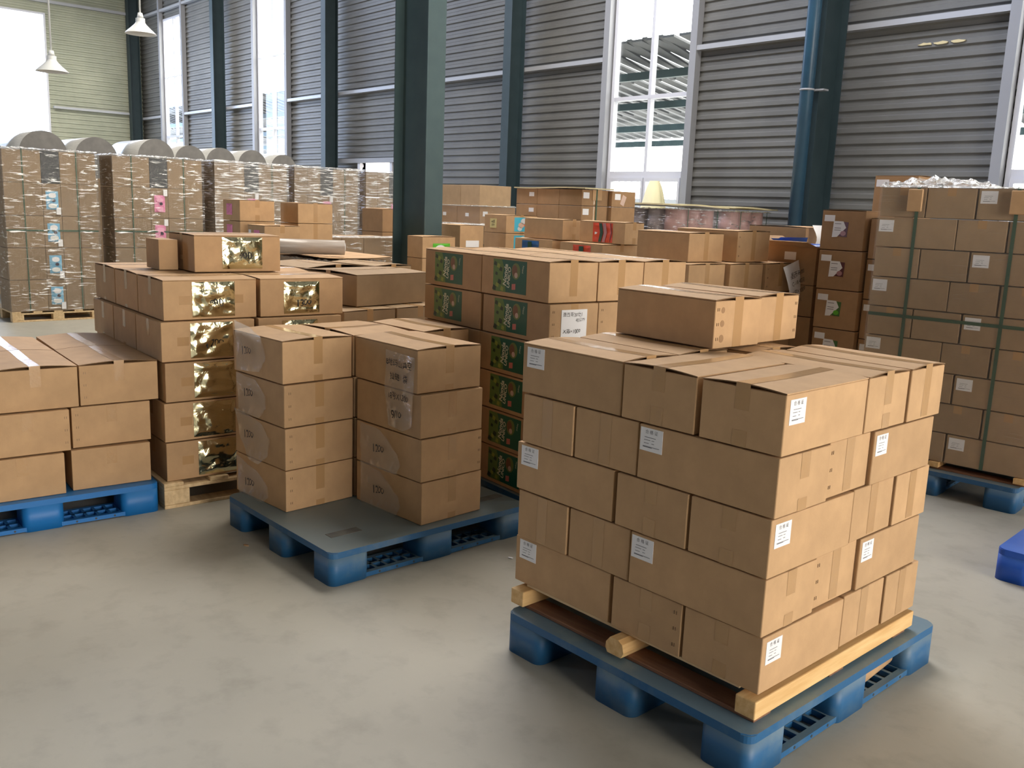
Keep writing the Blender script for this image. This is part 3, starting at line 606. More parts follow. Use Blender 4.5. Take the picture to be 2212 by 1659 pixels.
# ------------------------------------------------------------------ gold pouch stack (C)
wood_pallet(-4.535, 1.66, 0, -3.0, 1.32, 1.06, 'new pale pine pallet under the stack with gold pouches')
GC = 'gold pouch cartons'; HC = .208
C1 = [(-4.568, 1.690), (-4.572, 1.688), (-4.576, 1.700), (-4.589, 1.691), (-4.618, 1.718)]
gtxt = ['', '', '', '1700', '900']
for i in range(5):
    z = .1355+i*HC; top = i == 4; lv = 'top' if top else ORD[i]; x0, y0 = C1[i]; H = .2065
    for k in range(3):
        X, Y = local(x0, y0, -3.0, k*.428+(0.004*k), 0)
        c = carton(X, Y, z, -3.0+random.uniform(-.4, .4), .42, .493, H, (f'carton with gold foil pouch, {lv} layer, nearest column of the pine pallet' if k == 0 else f'carton with taped end, {lv} layer, {["", "second", "farthest"][k]} column along the shaded side of the pine pallet'), GC, seam='v', lid=top, bulge=.006, drop=(.10, .02) if k else (.09, .0), tape=('+',))
        if k == 0:
            g_ = crumpled(c, 'R', .26 if i else .275, .104, .225 if i else .22, .182, 'gold', 'foil_pouch', seed=i*5+1)
            if gtxt[i]: text(gtxt[i], .05, g_, 'R', .27, .085, .0105)
            for a_ in (.11, .39): t_ = MB(); t_.poly([facept('R', a_-.03, .08, .0008), facept('R', a_+.03, .08, .0008), facept('R', a_+.03, .125, .0008), facept('R', a_-.03, .125, .0008)], M['tape']); t_.build('pouch_tape', c, fixn=False)
    X, Y = local(x0, y0, -3.3, -.006, .512)
    c = carton(X, Y, z, -3.4, .42, .492, H, f'carton with gold foil pouch, {lv} layer, rear column of the pine pallet', GC, seam='v', lid=top, bulge=.006, drop=(.09, 0))
    g_ = crumpled(c, 'R', .24, .1, .21, .175, 'gold', 'foil_pouch', seed=i*7+40)
    if top: text('1300', .045, g_, 'R', .25, .07, .0105)
    if top: carton(*local(x0, y0, -3.3, .43, .512), z, -3.3, .42, .492, H, 'lidded carton in the rear middle of the gold-pouch stack, top layer', GC, seam='v', lid=True, bulge=.01)
z = .1355+5*HC+.006
c = carton(-4.979, 2.034, z, -3.1, .424, .504, .2045, 'carton with gold foil pouch lying alone on top of the gold-pouch stack', GC, seam='v', lid=True, bulge=.004, drop=(.12, .06))
g_ = crumpled(c, 'R', .275, .106, .235, .178, 'gold', 'foil_pouch', seed=77); text('900', .05, g_, 'R', .29, .09, .0105)
carton(-5.185, 1.915, z, -3, .228, .105, .172, 'small carton with taped end beside the topmost gold-pouch carton', GC, seam='v', lid=True, bulge=.004, drop=(.12, .06))
# ------------------------------------------------------------------ left pallet (D)
plastic_pallet(-4.60, .56, -3.6, 1.10, 1.075, 'bright blue plastic pallet under the low stack of plain cartons', mat='blue_clean', deckmat='blue_clean', grips=False)
GD = 'plain cartons on the bright blue pallet'; HD = .208
D2 = [(-4.630, 1.249, -4.6), (-4.654, 1.266, -3.4), (-4.654, 1.311, -3.9)]; D1 = [(-4.632, .841, -3.4), (-4.647, .878, -3.4), (-4.670, .931, -3.4)]
for i in range(3):
    z = .1502+i*HD; top = i == 2; lv = 'top' if top else ORD[i]; H = .2065 if not top else .203
    for nm, P, off in (('right-hand column', D2[i], 0), ('left-hand column', D1[i], 0)):
        for k in (0, 1):
            if nm[0] == 'l' and False: continue
            X, Y = local(P[0], P[1], P[2], k*.528, 0)
            carton(X, Y, z, P[2]+random.uniform(-.3, .3), .52, .372, H, f'plain carton, {lv} layer, {"column touching the pine pallet" if nm[0]=="r" else "middle column"} of the bright blue pallet, {"front" if k == 0 else "rear"} one', GD, seam='u', lid=top, bulge=.012, drop=(.09, .0), staples=('R', .02) if (k == 0 and i != 0 and nm[0] == 'r') else (('R', .35) if k == 0 and i == 1 else None))
    X, Y = local(D1[i][0], D1[i][1], -3.4, 0, -.39); carton(X, Y, z, -3.4, .52, .372, H, f'plain carton, {lv} layer, outermost column of the bright blue pallet at the picture edge', GD, seam='u', lid=top, bulge=.012)
# ------------------------------------------------------------------ green label stack (E)
EX, EY, ED = -3.195, 3.054, -4.7
plastic_pallet(-3.15, 3.03, -4.7, 1.22, 1.02, 'blue plastic pallet under the green-label stack, mostly hidden', H=.136, mat='blue', grips=False)
GE = 'green label cartons'; HE = .2025
def green_label(c):
    if c is None: return None
    w_, h_ = .283, .165; a, b = .322, .105
    l = sticker(c, 'L', a, b, w_, h_, 'green_dark', 'printed_label')
    def sh(pts, m, nm, off): 
        q = MB(); q.poly([facept('L', a-(x*w_), b+y*h_, off) for x, y in pts], M[m]); return q.build(nm, l, fixn=False)
    rn = random.Random(5)
    q = MB()
    q.poly([facept('L', a-x*w_, b+y*h_, .0016) for x, y in [(-.5, -.5), (-.10, -.5), (-.13, -.2), (-.2, .0), (-.17, .25), (-.24, .5), (-.5, .5)]], M['green_leaf'])
    for x, y, s_ in ((-.44, .36, .05), (-.46, -.4, .06), (-.3, -.2, .06), (-.27, .2, .05), (-.4, .05, .04)): q.poly([facept('L', a-(x+dx*s_)*w_, b+(y+dy*s_*1.5)*h_, .0019) for dx, dy in ((-1, -.6), (.8, -1), (1, .5), (-.5, 1))], M['green_shadow'])
    for x, y in ((-.37, -.3), (-.34, .3), (-.22, -.4)): q.poly([facept('L', a-(x+dx*.05)*w_, b+(y+dy*.08)*h_, .0019) for dx, dy in ((-1, -.6), (.8, -1), (1, .5), (-.5, 1))], M['olive'])
    q.build('leaf_print', l, fixn=False)
    def disc(x, y, r0, m, nm, off, sy=1): 
        q = MB(); q.poly([facept('L', a-(x*w_+r0*math.cos(t)), b+y*h_+r0*sy*math.sin(t), off) for t in [2*math.pi*k/20 for k in range(20)]], M[m]); return q.build(nm, l, fixn=False)
    disc(.19, .18, .036, 'food', 'bowl_print', .0016, 1.15); disc(.155, .2, .022, 'bowl', 'bowl_print', .0019, 1.3); disc(.2, .06, .014, 'peach', 'bowl_print', .0022)
    sh([(.08, -.22), (.19, -.2), (.19, -.38), (.08, -.4)], 'redtag', 'tag_print', .0016)
    text('Nonda', .041, l, 'L', -(a+.115*w_), b+.03*h_, .0024, 'cream', 'lettering', R(84), .15, .0012)
    text('UNICO', .033, l, 'L', -(a+.01*w_), b-.04*h_, .0024, 'cream', 'lettering', R(84), .15, .001)
    text('Nopal', .016, l, 'L', -(a-.40*w_), b+.26*h_, .0024, 'cream', 'lettering', R(-97))
    return l
protoE = None
for i in range(6):
    z = .137+i*HE; top = i == 5; lv = 'top' if top else ORD[i]; H = .2010
    for k in range(2):
        for j in range(3):
            if k == 1 and j and not top: continue
            X, Y = local(EX-.001*i, EY, ED, k*.578-(.014 if k == 0 and i == 4 else 0), j*.318)
            nm = (f'carton with green label at the front corner of the green-label stack, {lv} layer' if (k, j) == (0, 0) else f'carton with green label at the far end of the green-label stack, {lv} layer' if (k, j) == (1, 0) else f'carton with taped end, {["", "second", "third"][j]} along the bright side of the green-label stack, {lv} layer' if k == 0 else f'lidded carton in the {["", "middle", "rear"][j]} of the back row of the green-label stack, {lv} layer')
            c = carton(X, Y, z, ED+random.uniform(-.3, .3), .57, .312, H, nm, GE, seam='u', lid=top, bulge=.009, drop=(.17, 0) if i > 4 else (.05, 0), staples=('R', .02) if i == 4 and k == 0 else None)
            if j == 0: green_label(c)
            if (k, j, i) == (0, 0, 4):
                p = sticker(c, 'R', .155, .085, .165, .17, 'paper', 'note_sheet', .003)
                for s_, sz, a_, b_, bo in (('墨西哥加仕1', .023, .145, .145, 0), ('40公斤', .020, .195, .117, 0), ('X箱×1000', .026, .142, .062, 0)): text(s_, sz, p, 'R', a_, b_, .0036)
# ------------------------------------------------------------------ generic columns of cartons
def column(x, y, deg, L, Rr, tops, ztop, labels, group, base=.15, mat='kraft', fill='plain carton lower in {}', where='', seam='u', hfill=.215, **kw):
    """tops: heights of the visible cartons from the top down, labels for them; the rest of the column is filled with plain cartons"""
    out = []; z = ztop
    for k, (h, lb) in enumerate(zip(tops, labels)):
        z -= h; out.append(carton(x, y, z+.0005, deg, L, Rr, h-.001, lb, group, seam=seam, lid=(k == 0), mat=mat, **kw))
    n = max(1, round((z-base)/hfill)); h = (z-base)/n
    for i in range(n): carton(x, y, base+i*h+.0005, deg+random.uniform(-.4, .4), L, Rr, h-.001, f'plain carton, {ORD[i]} from the floor, {where}', group, seam=seam, mat=mat, tape=None)
    return out
# grey boxes behind the gold stack (G)
GG = 'dull cartons behind the gold-pouch stack'
wood_pallet(-4.90, 2.95, 0, 0, 1.42, 1.1, 'wooden pallet hidden behind the gold-pouch stack', H=.13)
W1 = 'behind the gold-pouch stack'
column(-4.905, 2.94, 5.8, .57, .42, [.2], .93, ['carton with taped top edge under the big dull carton behind the gold-pouch stack'], GG, base=.13, where=W1+', near column', bulge=.004) if False else None
for k, (u, v, L_, R_, nm) in enumerate(((0, 0, .57, .41, 'near'), (0, .425, .57, .41, 'second'), (.58, 0, .57, .41, 'far'), (.58, .425, .57, .41, 'fourth'))):
    X, Y = local(-4.905, 2.94, 6, u, v); n = 4
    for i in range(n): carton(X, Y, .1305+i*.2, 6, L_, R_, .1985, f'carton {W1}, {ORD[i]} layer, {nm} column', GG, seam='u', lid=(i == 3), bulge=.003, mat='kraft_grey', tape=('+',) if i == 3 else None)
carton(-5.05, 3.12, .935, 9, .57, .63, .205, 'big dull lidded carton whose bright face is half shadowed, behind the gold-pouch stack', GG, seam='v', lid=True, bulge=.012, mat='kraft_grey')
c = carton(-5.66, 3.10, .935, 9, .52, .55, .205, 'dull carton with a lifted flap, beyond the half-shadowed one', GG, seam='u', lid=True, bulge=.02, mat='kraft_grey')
carton(-5.70, 3.68, .935, 9, .52, .36, .208, 'dull lidded carton behind the carton with the lifted flap', GG, seam='u', lid=True, bulge=.01, mat='kraft_grey')
# film-wrapped carton with spread flaps and a roll of film on it (F)
GF = 'wrapped cartons with spread flaps'
wood_pallet(-6.42, 3.62, 0, 0, 1.0, .7, 'wooden pallet under the wrapped carton with spread flaps', H=.13)
for i in range(5): carton(-6.46, 3.66, .1305+i*.2, 0, .9, .58, .199, f'film-wrapped carton, {ORD[i]} layer under the carton sheet with the film roll', GF, mat='kraft_grey', tape=None)
s = MB(); s.grid(lambda u, v: (-6.42-.98*u, 3.62+.68*v, 1.151+.010*math.sin(3*v*math.pi)*u+.012*(abs(2*v-1))**3), 8, 12, M['kraft']); s.grid(lambda u, v: (-6.42-.98*u, 3.62+.68*v, 1.145+.010*math.sin(3*v*math.pi)*u+.012*(abs(2*v-1))**3), 8, 12, M['kraft'])
for k in range(12):
    f = lambda v: (-6.42, 3.62+.68*v, 1.145+.012*abs(2*v-1)**3); a, b = f(k/12), f((k+1)/12); s.poly([a, b, (b[0], b[1], b[2]+.006), (a[0], a[1], a[2]+.006)], M['edge'])
tag(s.build('cardboard_sheet'), 'loose flat cardboard sheet lying on the wrapped carton under the film roll', 'cardboard sheet')
def shrink(x, y, deg, L, Rr, z0, z1, label, mat='film', topmat='film_top', amp=.02, seed=0, nl=16, nr=30, nz=40, straps=None, faces=('L', 'R'), lip=.05, group='stretch film on the wrapped loads', off=.016):
    """stretch film wound round a load: creased sheets on its faces and a ragged band over its top edge"""
    o = empty('stretch_film', (x, y, z0), R(deg)); tag(o, label, 'plastic film', group)
    H = z1-z0
    def nz_(p): return noise.noise(Vector((p[0]*5+seed, p[1]*5, p[2]*16)))*.6+noise.noise(Vector((p[0]*2+seed, p[1]*2, p[2]*5)))*.6
    m_ = MB()
    if 'R' in faces: m_.grid(lambda u, v: (off+amp*.5*(nz_((0, u*Rr, v*H))+.6), -off+u*(Rr+2*off), v*(H+.004+.012*math.sin(9*u+seed))), nr, nz, M[mat])
    if 'L' in faces: m_.grid(lambda u, v: (off-u*(L+2*off), -off-amp*.5*(nz_((u*L, 3, v*H))+.6), v*(H+.004)), nl, nz, M[mat])
    m_.build('film_sheet', o)
    t = MB(); rn = random.Random(seed)
    t.grid(lambda u, v: (off+.012-(lip*v), -off+u*(Rr+2*off), H-.012+.03*math.sin(math.pi*min(1, v*1.2))*(.5+.5*noise.noise(Vector((u*16+seed, 0, v))))+.006), 40, 6, M[topmat])
    if 'L' in faces: t.grid(lambda u, v: (off-u*(L+2*off), -off-.012+lip*v, H-.012+.03*math.sin(math.pi*min(1, v*1.2))*(.5+.5*noise.noise(Vector((u*16+seed, 5, v))))+.006), 30, 6, M[topmat])
    t.build('top_band', o)
    if straps:
        for f_, a_ in straps:
            q = MB(); e = off*.5
            if f_ == 'v': q.box(e-.001, e, a_-.007, a_+.007, 0, H, M['strap'])
            elif f_ == 'vL': q.box(-a_-.010, -a_+.010, -e, -e+.001, 0, H, M['strap'])
            elif f_ == 'h': q.box(e-.001, e, 0, Rr, a_-.010, a_+.010, M['strap'])
            else: q.box(-L, 0, -e, -e+.001, a_-.010, a_+.010, M['strap'])
            q.build('green_strap', o)
    return o
shrink(-6.46, 3.66, 0, .9, .58, .14, 1.13, 'clear film round the carton under the film roll', seed=4, nz=24, nr=20)
r = MB(); r.tube((-6.60, 3.96, 1.225), (-7.15, 2.95, 1.225), .060, .062, M['roll_warm'], 32); r.tube((-6.60, 3.96, 1.225), (-6.596, 3.967, 1.225), .05, .02, M['palegrey'], 32)
tag(r.build('film_roll'), 'long grey roll of plastic film lying on the loose cardboard sheet', 'film roll')
# pink pouch boxes (P)
GP = 'cartons with pink pouches'
wood_pallet(-8.45, 3.74, 0, 0, 1.2, 1.3, 'wooden pallet under the cartons with pink pouches', H=.13)
W2 = 'in the pink-pouch pile'
cs = column(-8.62, 3.99, 2, .36, .375, [.205, .205], 1.575, ['upper carton with pink pouch on its side, in front of the wrapped pallets', 'carton with pink pouch just below the upper one in front of the wrapped pallets'], GP, base=.13, where=W2+', first column', bulge=.004)
for c_ in cs: crumpled(c_, 'L', .22, .11, .12, .11, 'pink', 'pouch', .006, 3)
column(-8.58, 4.60, 0, .38, .40, [.205, .205], 1.565, ['plain carton with taped bright end, upper, beside the pink-pouch carton', 'plain carton under the taped one beside the pink-pouch cartons'], GP, base=.13, where=W2+', second column', bulge=.004, drop=(.19, 0))
cs = column(-8.16, 4.02, 0, .36, .375, [.205], 1.345, ['carton with pink pouch standing in front of the other pink-pouch cartons, one layer lower'], GP, base=.13, where=W2+', front column', bulge=.004)
crumpled(cs[0], 'L', .16, .1, .12, .11, 'pink', 'pouch', .006, 9); sticker(cs[0], 'L', .31, .13, .05, .05, 'paper')
# ------------------------------------------------------------------ wrapped pallet row (H)
GH = 'cartons of the wrapped pallet row'
HX = -12.27
rows = [2.73, 3.995, 5.325, 6.545, 7.735]; wid = [1.05, 1.17, 1.08, 1.07, 1.07]
pn = ['first', 'second', 'third', 'fourth', 'fifth']
for p_, (y0, wd) in enumerate(zip(rows, wid)):
    xx = HX-.04*(p_ % 2); ncol, nrow = 5, 5; cw, ch = wd/ncol, .388
    wood_pallet(xx+.01, y0, 0, 0, 1.1, wd, f'pale wooden pallet under the {pn[p_]} wrapped pallet load from the far corner window', H=.125)
    for j in range(ncol):
        for i in range(nrow):
            dark = (i == 4 and j == 2)  # middle block of each top row is coloured dark grey
            c = carton(xx, y0+j*cw, .1255+i*ch, 0, .5, cw-.004, ch-.002, (f'dark grey block in the top row of the {pn[p_]} wrapped pallet' if dark else f'carton, {ORD[i]} row, column {["one","two","three","four","five"][j]}, {pn[p_]} wrapped pallet'), GH, mat='charcoal' if dark else 'kraft_wrap', tape=None)
            pouch = (j == 2 and p_ == 0 and i < 4) or (j == 2 and p_ == 1 and i in (2, 3)) or (j == 2 and p_ in (2, 3, 4) and i == 3)
            if pouch:
                blue = p_ == 0
                q = crumpled(c, 'R', cw*.5, ch*.48, .14, .22, 'skyblue' if blue else 'pink', 'pouch', .012, i+p_*9, 12)
                def blob(cx, cy, rx, ry, m, nm, of=.014):
                    e = MB(); e.poly([(of, cw*.5+cx+rx*math.cos(t), ch*.48+cy+ry*math.sin(t)) for t in [2*math.pi*k/12 for k in range(12)]], M[m]); e.build(nm, q, fixn=False)
                blob(.0, -.065 if blue else .05, .05, .03, 'white' if blue else 'palepink', 'print_patch'); blob(.0, .06 if blue else -.07, .045, .032, 'paper' if blue else 'palepink', 'print_patch'); blob(.015, .0, .022, .02, 'darkspot', 'print_patch')
                sticker(c, 'R', cw*.82, .06 if blue else .33, .05, .085, 'paper', off=.014)
    shrink(xx, y0, 0, 1.0, wd, .13, .1255+5*ch+.012, f'shiny stretch film round the {pn[p_]} wrapped pallet from the far corner window', seed=p_*3.7, amp=.03, nr=34, nz=46, straps=[('v', wd*.2), ('v', wd*.78), ('h', .98)] if p_ < 2 else [('v', wd*.78)], faces=('L', 'R'), mat='film' if p_ < 2 else 'film_shiny')
# a stack of wrapped loads behind carries the big film rolls
GR = 'big film rolls behind the wrapped pallets'
for k, (y0, y1, zt) in enumerate(((3.35, 4.95, 1.79), (5.02, 7.85, 1.87))):
    wl = MB(); wl.box(-16.6, -14.35, y0, y1, .12, zt, M['kraft_wrap'], .01, 2); o_ = empty('wrapped_load', (0, 0, 0)); tag(o_, f'bulky wrapped load under the film rolls, {["nearer the big window", "nearer the steel column"][k]}', 'wrapped load', 'loads under the film rolls'); wl.build('load', o_)
    wb = MB(); wb.box(-16.6, -14.35, y0, y1, 0, .119, M['pine'], .005); wb.build('pallet_base', o_)
rolls = [(3.77, .318, 1.79), (4.49, .30, 1.79), (5.37, .28, 1.87), (5.905, .25, 1.87), (6.41, .25, 1.87), (6.95, .25, 1.87), (7.51, .232, 1.87)]
rl = ['first big film roll, darkest, in front of the large bright window', 'second big film roll from the large window, alone', 'third big film roll with white shiny side, before the corner column', 'fourth big film roll from the large window, cream end', 'fifth big film roll from the large window, pale end', 'sixth big film roll from the large window', 'seventh and last big film roll, nearest the main steel column']
for (yy, rad, zc), lb in zip(rolls, rl):
    r = MB(); r.tube((-14.5, yy, zc+rad), (-15.9, yy, zc+rad), rad, rad, M['roll'], 40, mcap=M['roll_end']); o = r.build('film_roll'); tag(o, lb, 'film roll', GR)
    k = MB(); k.tube((-14.498, yy, zc+rad), (-14.49, yy, zc+rad), .035, .03, M['roll_end'], 18); k.build('core', o)
# low shiny wrapped load and dark cartons left of the main column
GL = 'low wrapped cartons left of the main column'
wood_pallet(-9.25, 5.2, 0, 0, 1.0, 1.3, 'wooden pallet under the low shiny wrapped load', H=.13)
for j in range(4):
    for i in range(5): carton(-9.3, 5.24+j*.3, .1305+i*.212, 0, .8, .296, .211, f'low wrapped carton beside the main column, {ORD[i]} layer, number {["one","two","three","four"][j]} from the pink-pouch pile', GL, mat='kraft_grey', tape=None, lid=False)
o = shrink(-9.3, 5.24, 0, .8, 1.2, .13, 1.195, 'bright shiny film over the low wrapped load left of the main column', seed=9.1, lip=.35, mat='film')
column(-10.3, 6.75, 0, .5, .6, [.3], 1.52, ['dark brown carton block between the low wrapped load and the wrapped pallets'], GL, base=0.0, mat='kraft_dark', where='in the dark brown block by the main column', tape=None)
# ------------------------------------------------------------------ behind the main column, right (I)
GI = 'wrapped cartons by the wall right of the main column'
wood_pallet(-10.4, 8.5, 0, 0, 1.2, .75, 'wooden pallet under the wrapped cartons by the wall', H=.13)
for k in range(2):
    for i in range(4):
        c = carton(-10.46-k*.55, 8.53, .1305+i*.368, 0, .54, .68, .366, f'film-wrapped carton by the wall right of the main column, {ORD[i]} layer, {"near" if k == 0 else "far"} one', GI, mat='kraft_dark', tape=None)
        if i == 3: sticker(c, 'R', .1, .26, .09, .07, 'paper'); sticker(c, 'L', .3, .24, .08, .05, 'paper'); 
    carton(-10.5-k*.46, 8.5+.05, .1305+4*.368+.001, 0, .45, .6, .305, f'pale film-wrapped carton on top of the wrapped cartons by the wall, {"near" if k == 0 else "far"} one', GI, mat='kraft_grey', tape=None)
shrink(-10.46, 8.53, 0, 1.1, .68, .14, 1.608, 'clear film with bright top edge round the wrapped cartons by the wall', seed=13, mat='film_fine', lip=.2)
# shiny bundle of film on a low pallet (right of column)
wood_pallet(-9.3, 7.5, 0, 0, 1.0, .9, 'wooden pallet under the flat wrapped bundle behind the tall carton', H=.13)
for i in range(5): carton(-9.35, 7.52, .1305+i*.245, 0, .9, .8, .244, f'flat wrapped carton behind the tall plain carton, {ORD[i]} layer', GI, mat='kraft_grey', tape=None)
shrink(-9.35, 7.52, 0, .9, .8, .14, 1.362, 'bunched white shiny film on the flat wrapped bundle behind the tall carton', seed=17, lip=.6, topmat='film_top')
# ------------------------------------------------------------------ middle pile (L)
GLm = 'mixed cartons behind the green-label stack'
wood_pallet(-5.9, 6.3, 0, 0, 1.6, 1.35, 'wooden pallet under the cartons with orange and blue pouches', H=.15)
wood_pallet(-7.6, 5.5, 0, 0, .42, .45, 'small wooden base under the green-bag carton', H=.15) if False else None
W3 = 'behind the green-label stack'
cs = column(-5.97, 6.37, 0, .574, .55, [.21, .21], 1.29, ['carton with red-orange pouch low behind the green-label stack', 'carton under the one with the low red-orange pouch'], GLm, where=W3+', orange column', bulge=.004)
crumpled(cs[0], 'L', .27, .1, .24, .18, 'orangered', 'pouch', .008, 51); q = MB(); q.box(-.30, -.24, -.0125, -.012, .02, .18, M['darkgreen']); q.build('pouch_print', cs[0])
cs = column(-6.79, 6.50, 0, .574, .55, [.21, .21], 1.29, ['carton with dark blue pouch low behind the green-label stack', 'carton under the one with the dark blue pouch'], GLm, where=W3+', blue column', bulge=.004)
crumpled(cs[0], 'L', .33, .1, .26, .18, 'navy', 'pouch', .008, 53); q = MB(); q.box(-.36, -.30, -.0125, -.012, .02, .18, M['darkgreen']); q.build('pouch_print', cs[0])
c = carton(-5.87, 6.56, 1.296, 0, .60, .27, .205, 'carton with bright orange pouch on its shaded side, top of the middle pile', GLm, seam='u', lid=True, bulge=.006)
q = crumpled(c, 'L', .285, .1, .26, .185, 'orangered', 'pouch', .008, 61)
for x0, x1, m in ((-.33, -.285, 'darkgreen'), (-.28, -.235, 'mauve'), (-.185, -.17, 'maroon')): b_ = MB(); b_.prism([(x0, .01), (x1-.01, .01), (x1+.015, .1), (x1-.005, .19), (x0, .19), (x0+.02, .1)], 'y', -.0125, -.0115, M[m]); b_.build('pouch_print', q)
b_ = MB(); b_.poly([(-.38, -.0128, .08), (-.355, -.0128, .085), (-.345, -.0128, .1), (-.38, -.0128, .105)], M['paper']); b_.build('pouch_print', q)
carton(-6.70, 6.55, 1.296, -1, .59, .32, .204, 'plain carton with shiny tape between the cyan-label and orange-pouch cartons', GLm, seam='u', lid=True, bulge=.006)
wood_pallet(-8.2, 7.1, 0, 0, .6, .6, 'small wooden pallet under the cyan-label cartons', H=.15)
cs = column(-8.26, 7.14, -2, .42, .48, [.212, .212], 1.512, ['carton with yellow note and cyan label, top, behind the tall plain carton', 'carton with cyan label directly under the yellow-note carton'], GLm, where=W3+', cyan-label column', bulge=.005)
for c_, yn in ((cs[0], 1), (cs[1], 0)):
    l = sticker(c_, 'R', .255, .105, .26, .165, 'cyan', 'printed_label')
    for cx, cy, rx, m in ((.27, .14, .05, 'palegrey'), (.23, .095, .045, 'peach'), (.30, .1, .028, 'orange'), (.21, .055, .035, 'palegrey')): e = MB(); e.poly([(.0018, cx+rx*math.cos(t), cy+rx*.75*math.sin(t)) for t in [2*math.pi*k/14 for k in range(14)]], M[m]); e.build('label_print', l, fixn=False)
    if yn: n_ = sticker(c_, 'L', .245, .11, .12, .11, 'yellow_paper', 'note_sheet', .004); text('40克', .035, n_, 'L', -.245, .13, .0048); text('1000', .03, n_, 'L', -.245, .09, .0048)
cs = column(-8.19, 6.40, 3, .34, .356, [.40], 1.387, ['tall plain carton with white label on its bright face right of the main column'], GLm, base=0, where='under the tall plain carton by the main column', bulge=.005, tape=None)
sticker(cs[0], 'R', .19, .19, .2, .075, 'paper')
cs = column(-7.68, 5.52, 0, .27, .42, [.22], 1.277, ['carton with green and white bag beside the foot of the main column'], GLm, base=0, where='under the green-bag carton by the main column', bulge=.005, tape=None)
q = crumpled(cs[0], 'R', .24, .085, .22, .13, 'leafgreen', 'pouch', .008, 71); e = MB(); e.poly([(.0125, .22+.075*math.cos(t), .08+.055*math.sin(t)) for t in [2*math.pi*k/16 for k in range(16)]], M['paper']); e.build('pouch_print', q, fixn=False)
for zz in (.095, .07): e = MB(); e.poly([(.0135, .19, zz), (.26, .0, 0) and (.0135, .25, zz+.004), (.0135, .25, zz-.006), (.0135, .19, zz-.008)], M['ink']); e.build('pouch_print', q, fixn=False)
# ------------------------------------------------------------------ pile right of centre (M)
GM = 'plain cartons behind the two cartons on the front stack'
wood_pallet(-3.75, 4.93, 0, 0, .75, 1.22, 'wooden pallet under the plain cartons with the hanging note', H=.21)
W4 = 'in the pile with the hanging note'
lowl = ['plain taped carton, nearest of three in a row behind the front stack', 'plain taped carton, middle of three in a row behind the front stack', 'carton with handwritten sheet hanging from it, end of the row behind the front stack']
col = [(-3.86, 4.98, .405), (-3.83, 5.405, .40), (-3.82, 5.835, .39)]
for k, (xx, yy, rr) in enumerate(col):
    for i in range(5):
        c = carton(xx, yy, .2105+i*.212, 0, .5, rr, .2105, lowl[k] if i == 4 else f'plain carton, {ORD[i]} layer, {["near","middle","far"][k]} column {W4}', GM, seam='u', lid=(i == 4), bulge=.005, drop=(.17, 0), staples=('R', .02) if k == 2 else None)
        if k == 2 and i == 4:
            p = MB(); tw = lambda u, v: (.012+.05*v*(1-u)+.03*math.sin(v*2.2), .20+.20*u+(.02 if 1 else 0)*v, .235-.33*v-.055*(1-u)*(1-v))
            p.grid(tw, 6, 10, M['paper']); s_ = p.build('note_sheet', c)
            for tx, sz, a_, b_, of in (('墨西哥加', .045, .30, .135, .075), ('C-18 40克', .04, .31, .075, .085), ('1箱X1000', .04, .31, .01, .095), ('0   1', .04, .31, -.06, .1)): text(tx, sz, s_, 'R', a_, b_, of, rot=R(14))
carton(-3.97, 5.10, 1.276, -1.5, .48, .38, .2, 'carton with bright scuffed tape, nearer of two above the row behind the front stack', GM, seam='u', lid=True, bulge=.006, drop=(.19, 0))
carton(-3.89, 5.55, 1.276, 0, .55, .40, .222, 'carton with stapled corner, farther of two above the row behind the front stack', GM, seam='u', lid=True, bulge=.006, drop=(.21, 0), staples=('R', .02))
# ------------------------------------------------------------------ brown strapped stack by the window (J)
GJ = 'brown strapped cartons before the window'
wood_pallet(-7.62, 7.76, 0, 0, 1.2, .9, 'wooden pallet under the brown strapped cartons before the window', H=.13)
for k in range(3):
    for i in range(9):
        lv = ORD[i] if i < 8 else 'top'
        c = carton(-7.67-k*.388, 7.79, .1305+i*.1905, 0, .384, .44, .1895, f'brown strapped carton before the window, {lv} layer, {["near", "middle", "far"][k]} column', GJ, mat='kraft_dark', seam='u', tape=('+',) if k == 0 else None, drop=(.17, 0))
        if i >= 7:
            if k == 0: sticker(c, 'R', .07, .12, .1, .07, 'paper')
            if k == 2: sticker(c, 'L', .1, .12, .09, .05, 'paper')
for i in range(9): 
    c = carton(-7.62, 8.25, .1305+i*.1905, 0, .6, .42, .1895, f'brown carton behind the strapped cartons before the window, {ORD[i] if i < 8 else "top"} layer', GJ, mat='kraft_dark', tape=None)
    if i == 8: sticker(c, 'R', .1, .12, .1, .07, 'paper'); sticker(c, 'R', .2, .08, .07, .12, 'peach', off=.003, skew=-.4)
s = MB(); s.grid(lambda u, v: (-7.6-1.25*u, 7.76+.5*v, 1.848+.006*math.sin(6*u)), 8, 4, M['paper']); s.grid(lambda u, v: (-7.6-1.25*u, 7.76+.5*v, 1.862+.006*math.sin(6*u)), 8, 4, M['foamwhite'])
for k in range(8):
    for e_ in (0, 1):
        g_ = (lambda u: (-7.6-1.25*u, 7.76, 1.848+.006*math.sin(6*u))) if e_ == 0 else (lambda u: (-7.6, 7.76+.5*u, 1.848)); p0, p1 = g_(k/8), g_((k+1)/8); s.poly([p0, p1, (p1[0], p1[1], p1[2]+.014), (p0[0], p0[1], p0[2]+.014)], M['foamwhite'])
tag(s.build('cover_board'), 'white cover board lying on the brown strapped cartons before the window', 'board')
o = empty('packing_strap', (-7.668, 7.79+.24, 0)); tag(o, 'green packing strap with cardboard corner pad round the brown cartons', 'strap'); q = MB(); q.box(.0065, .0075, -.011, .011, .13, 1.86, M['strap']); q.build('strap', o); q = MB(); q.box(.001, .006, -.07, .09, 1.72, 1.845, M['kraft'], .002); q.build('corner_pad', o)
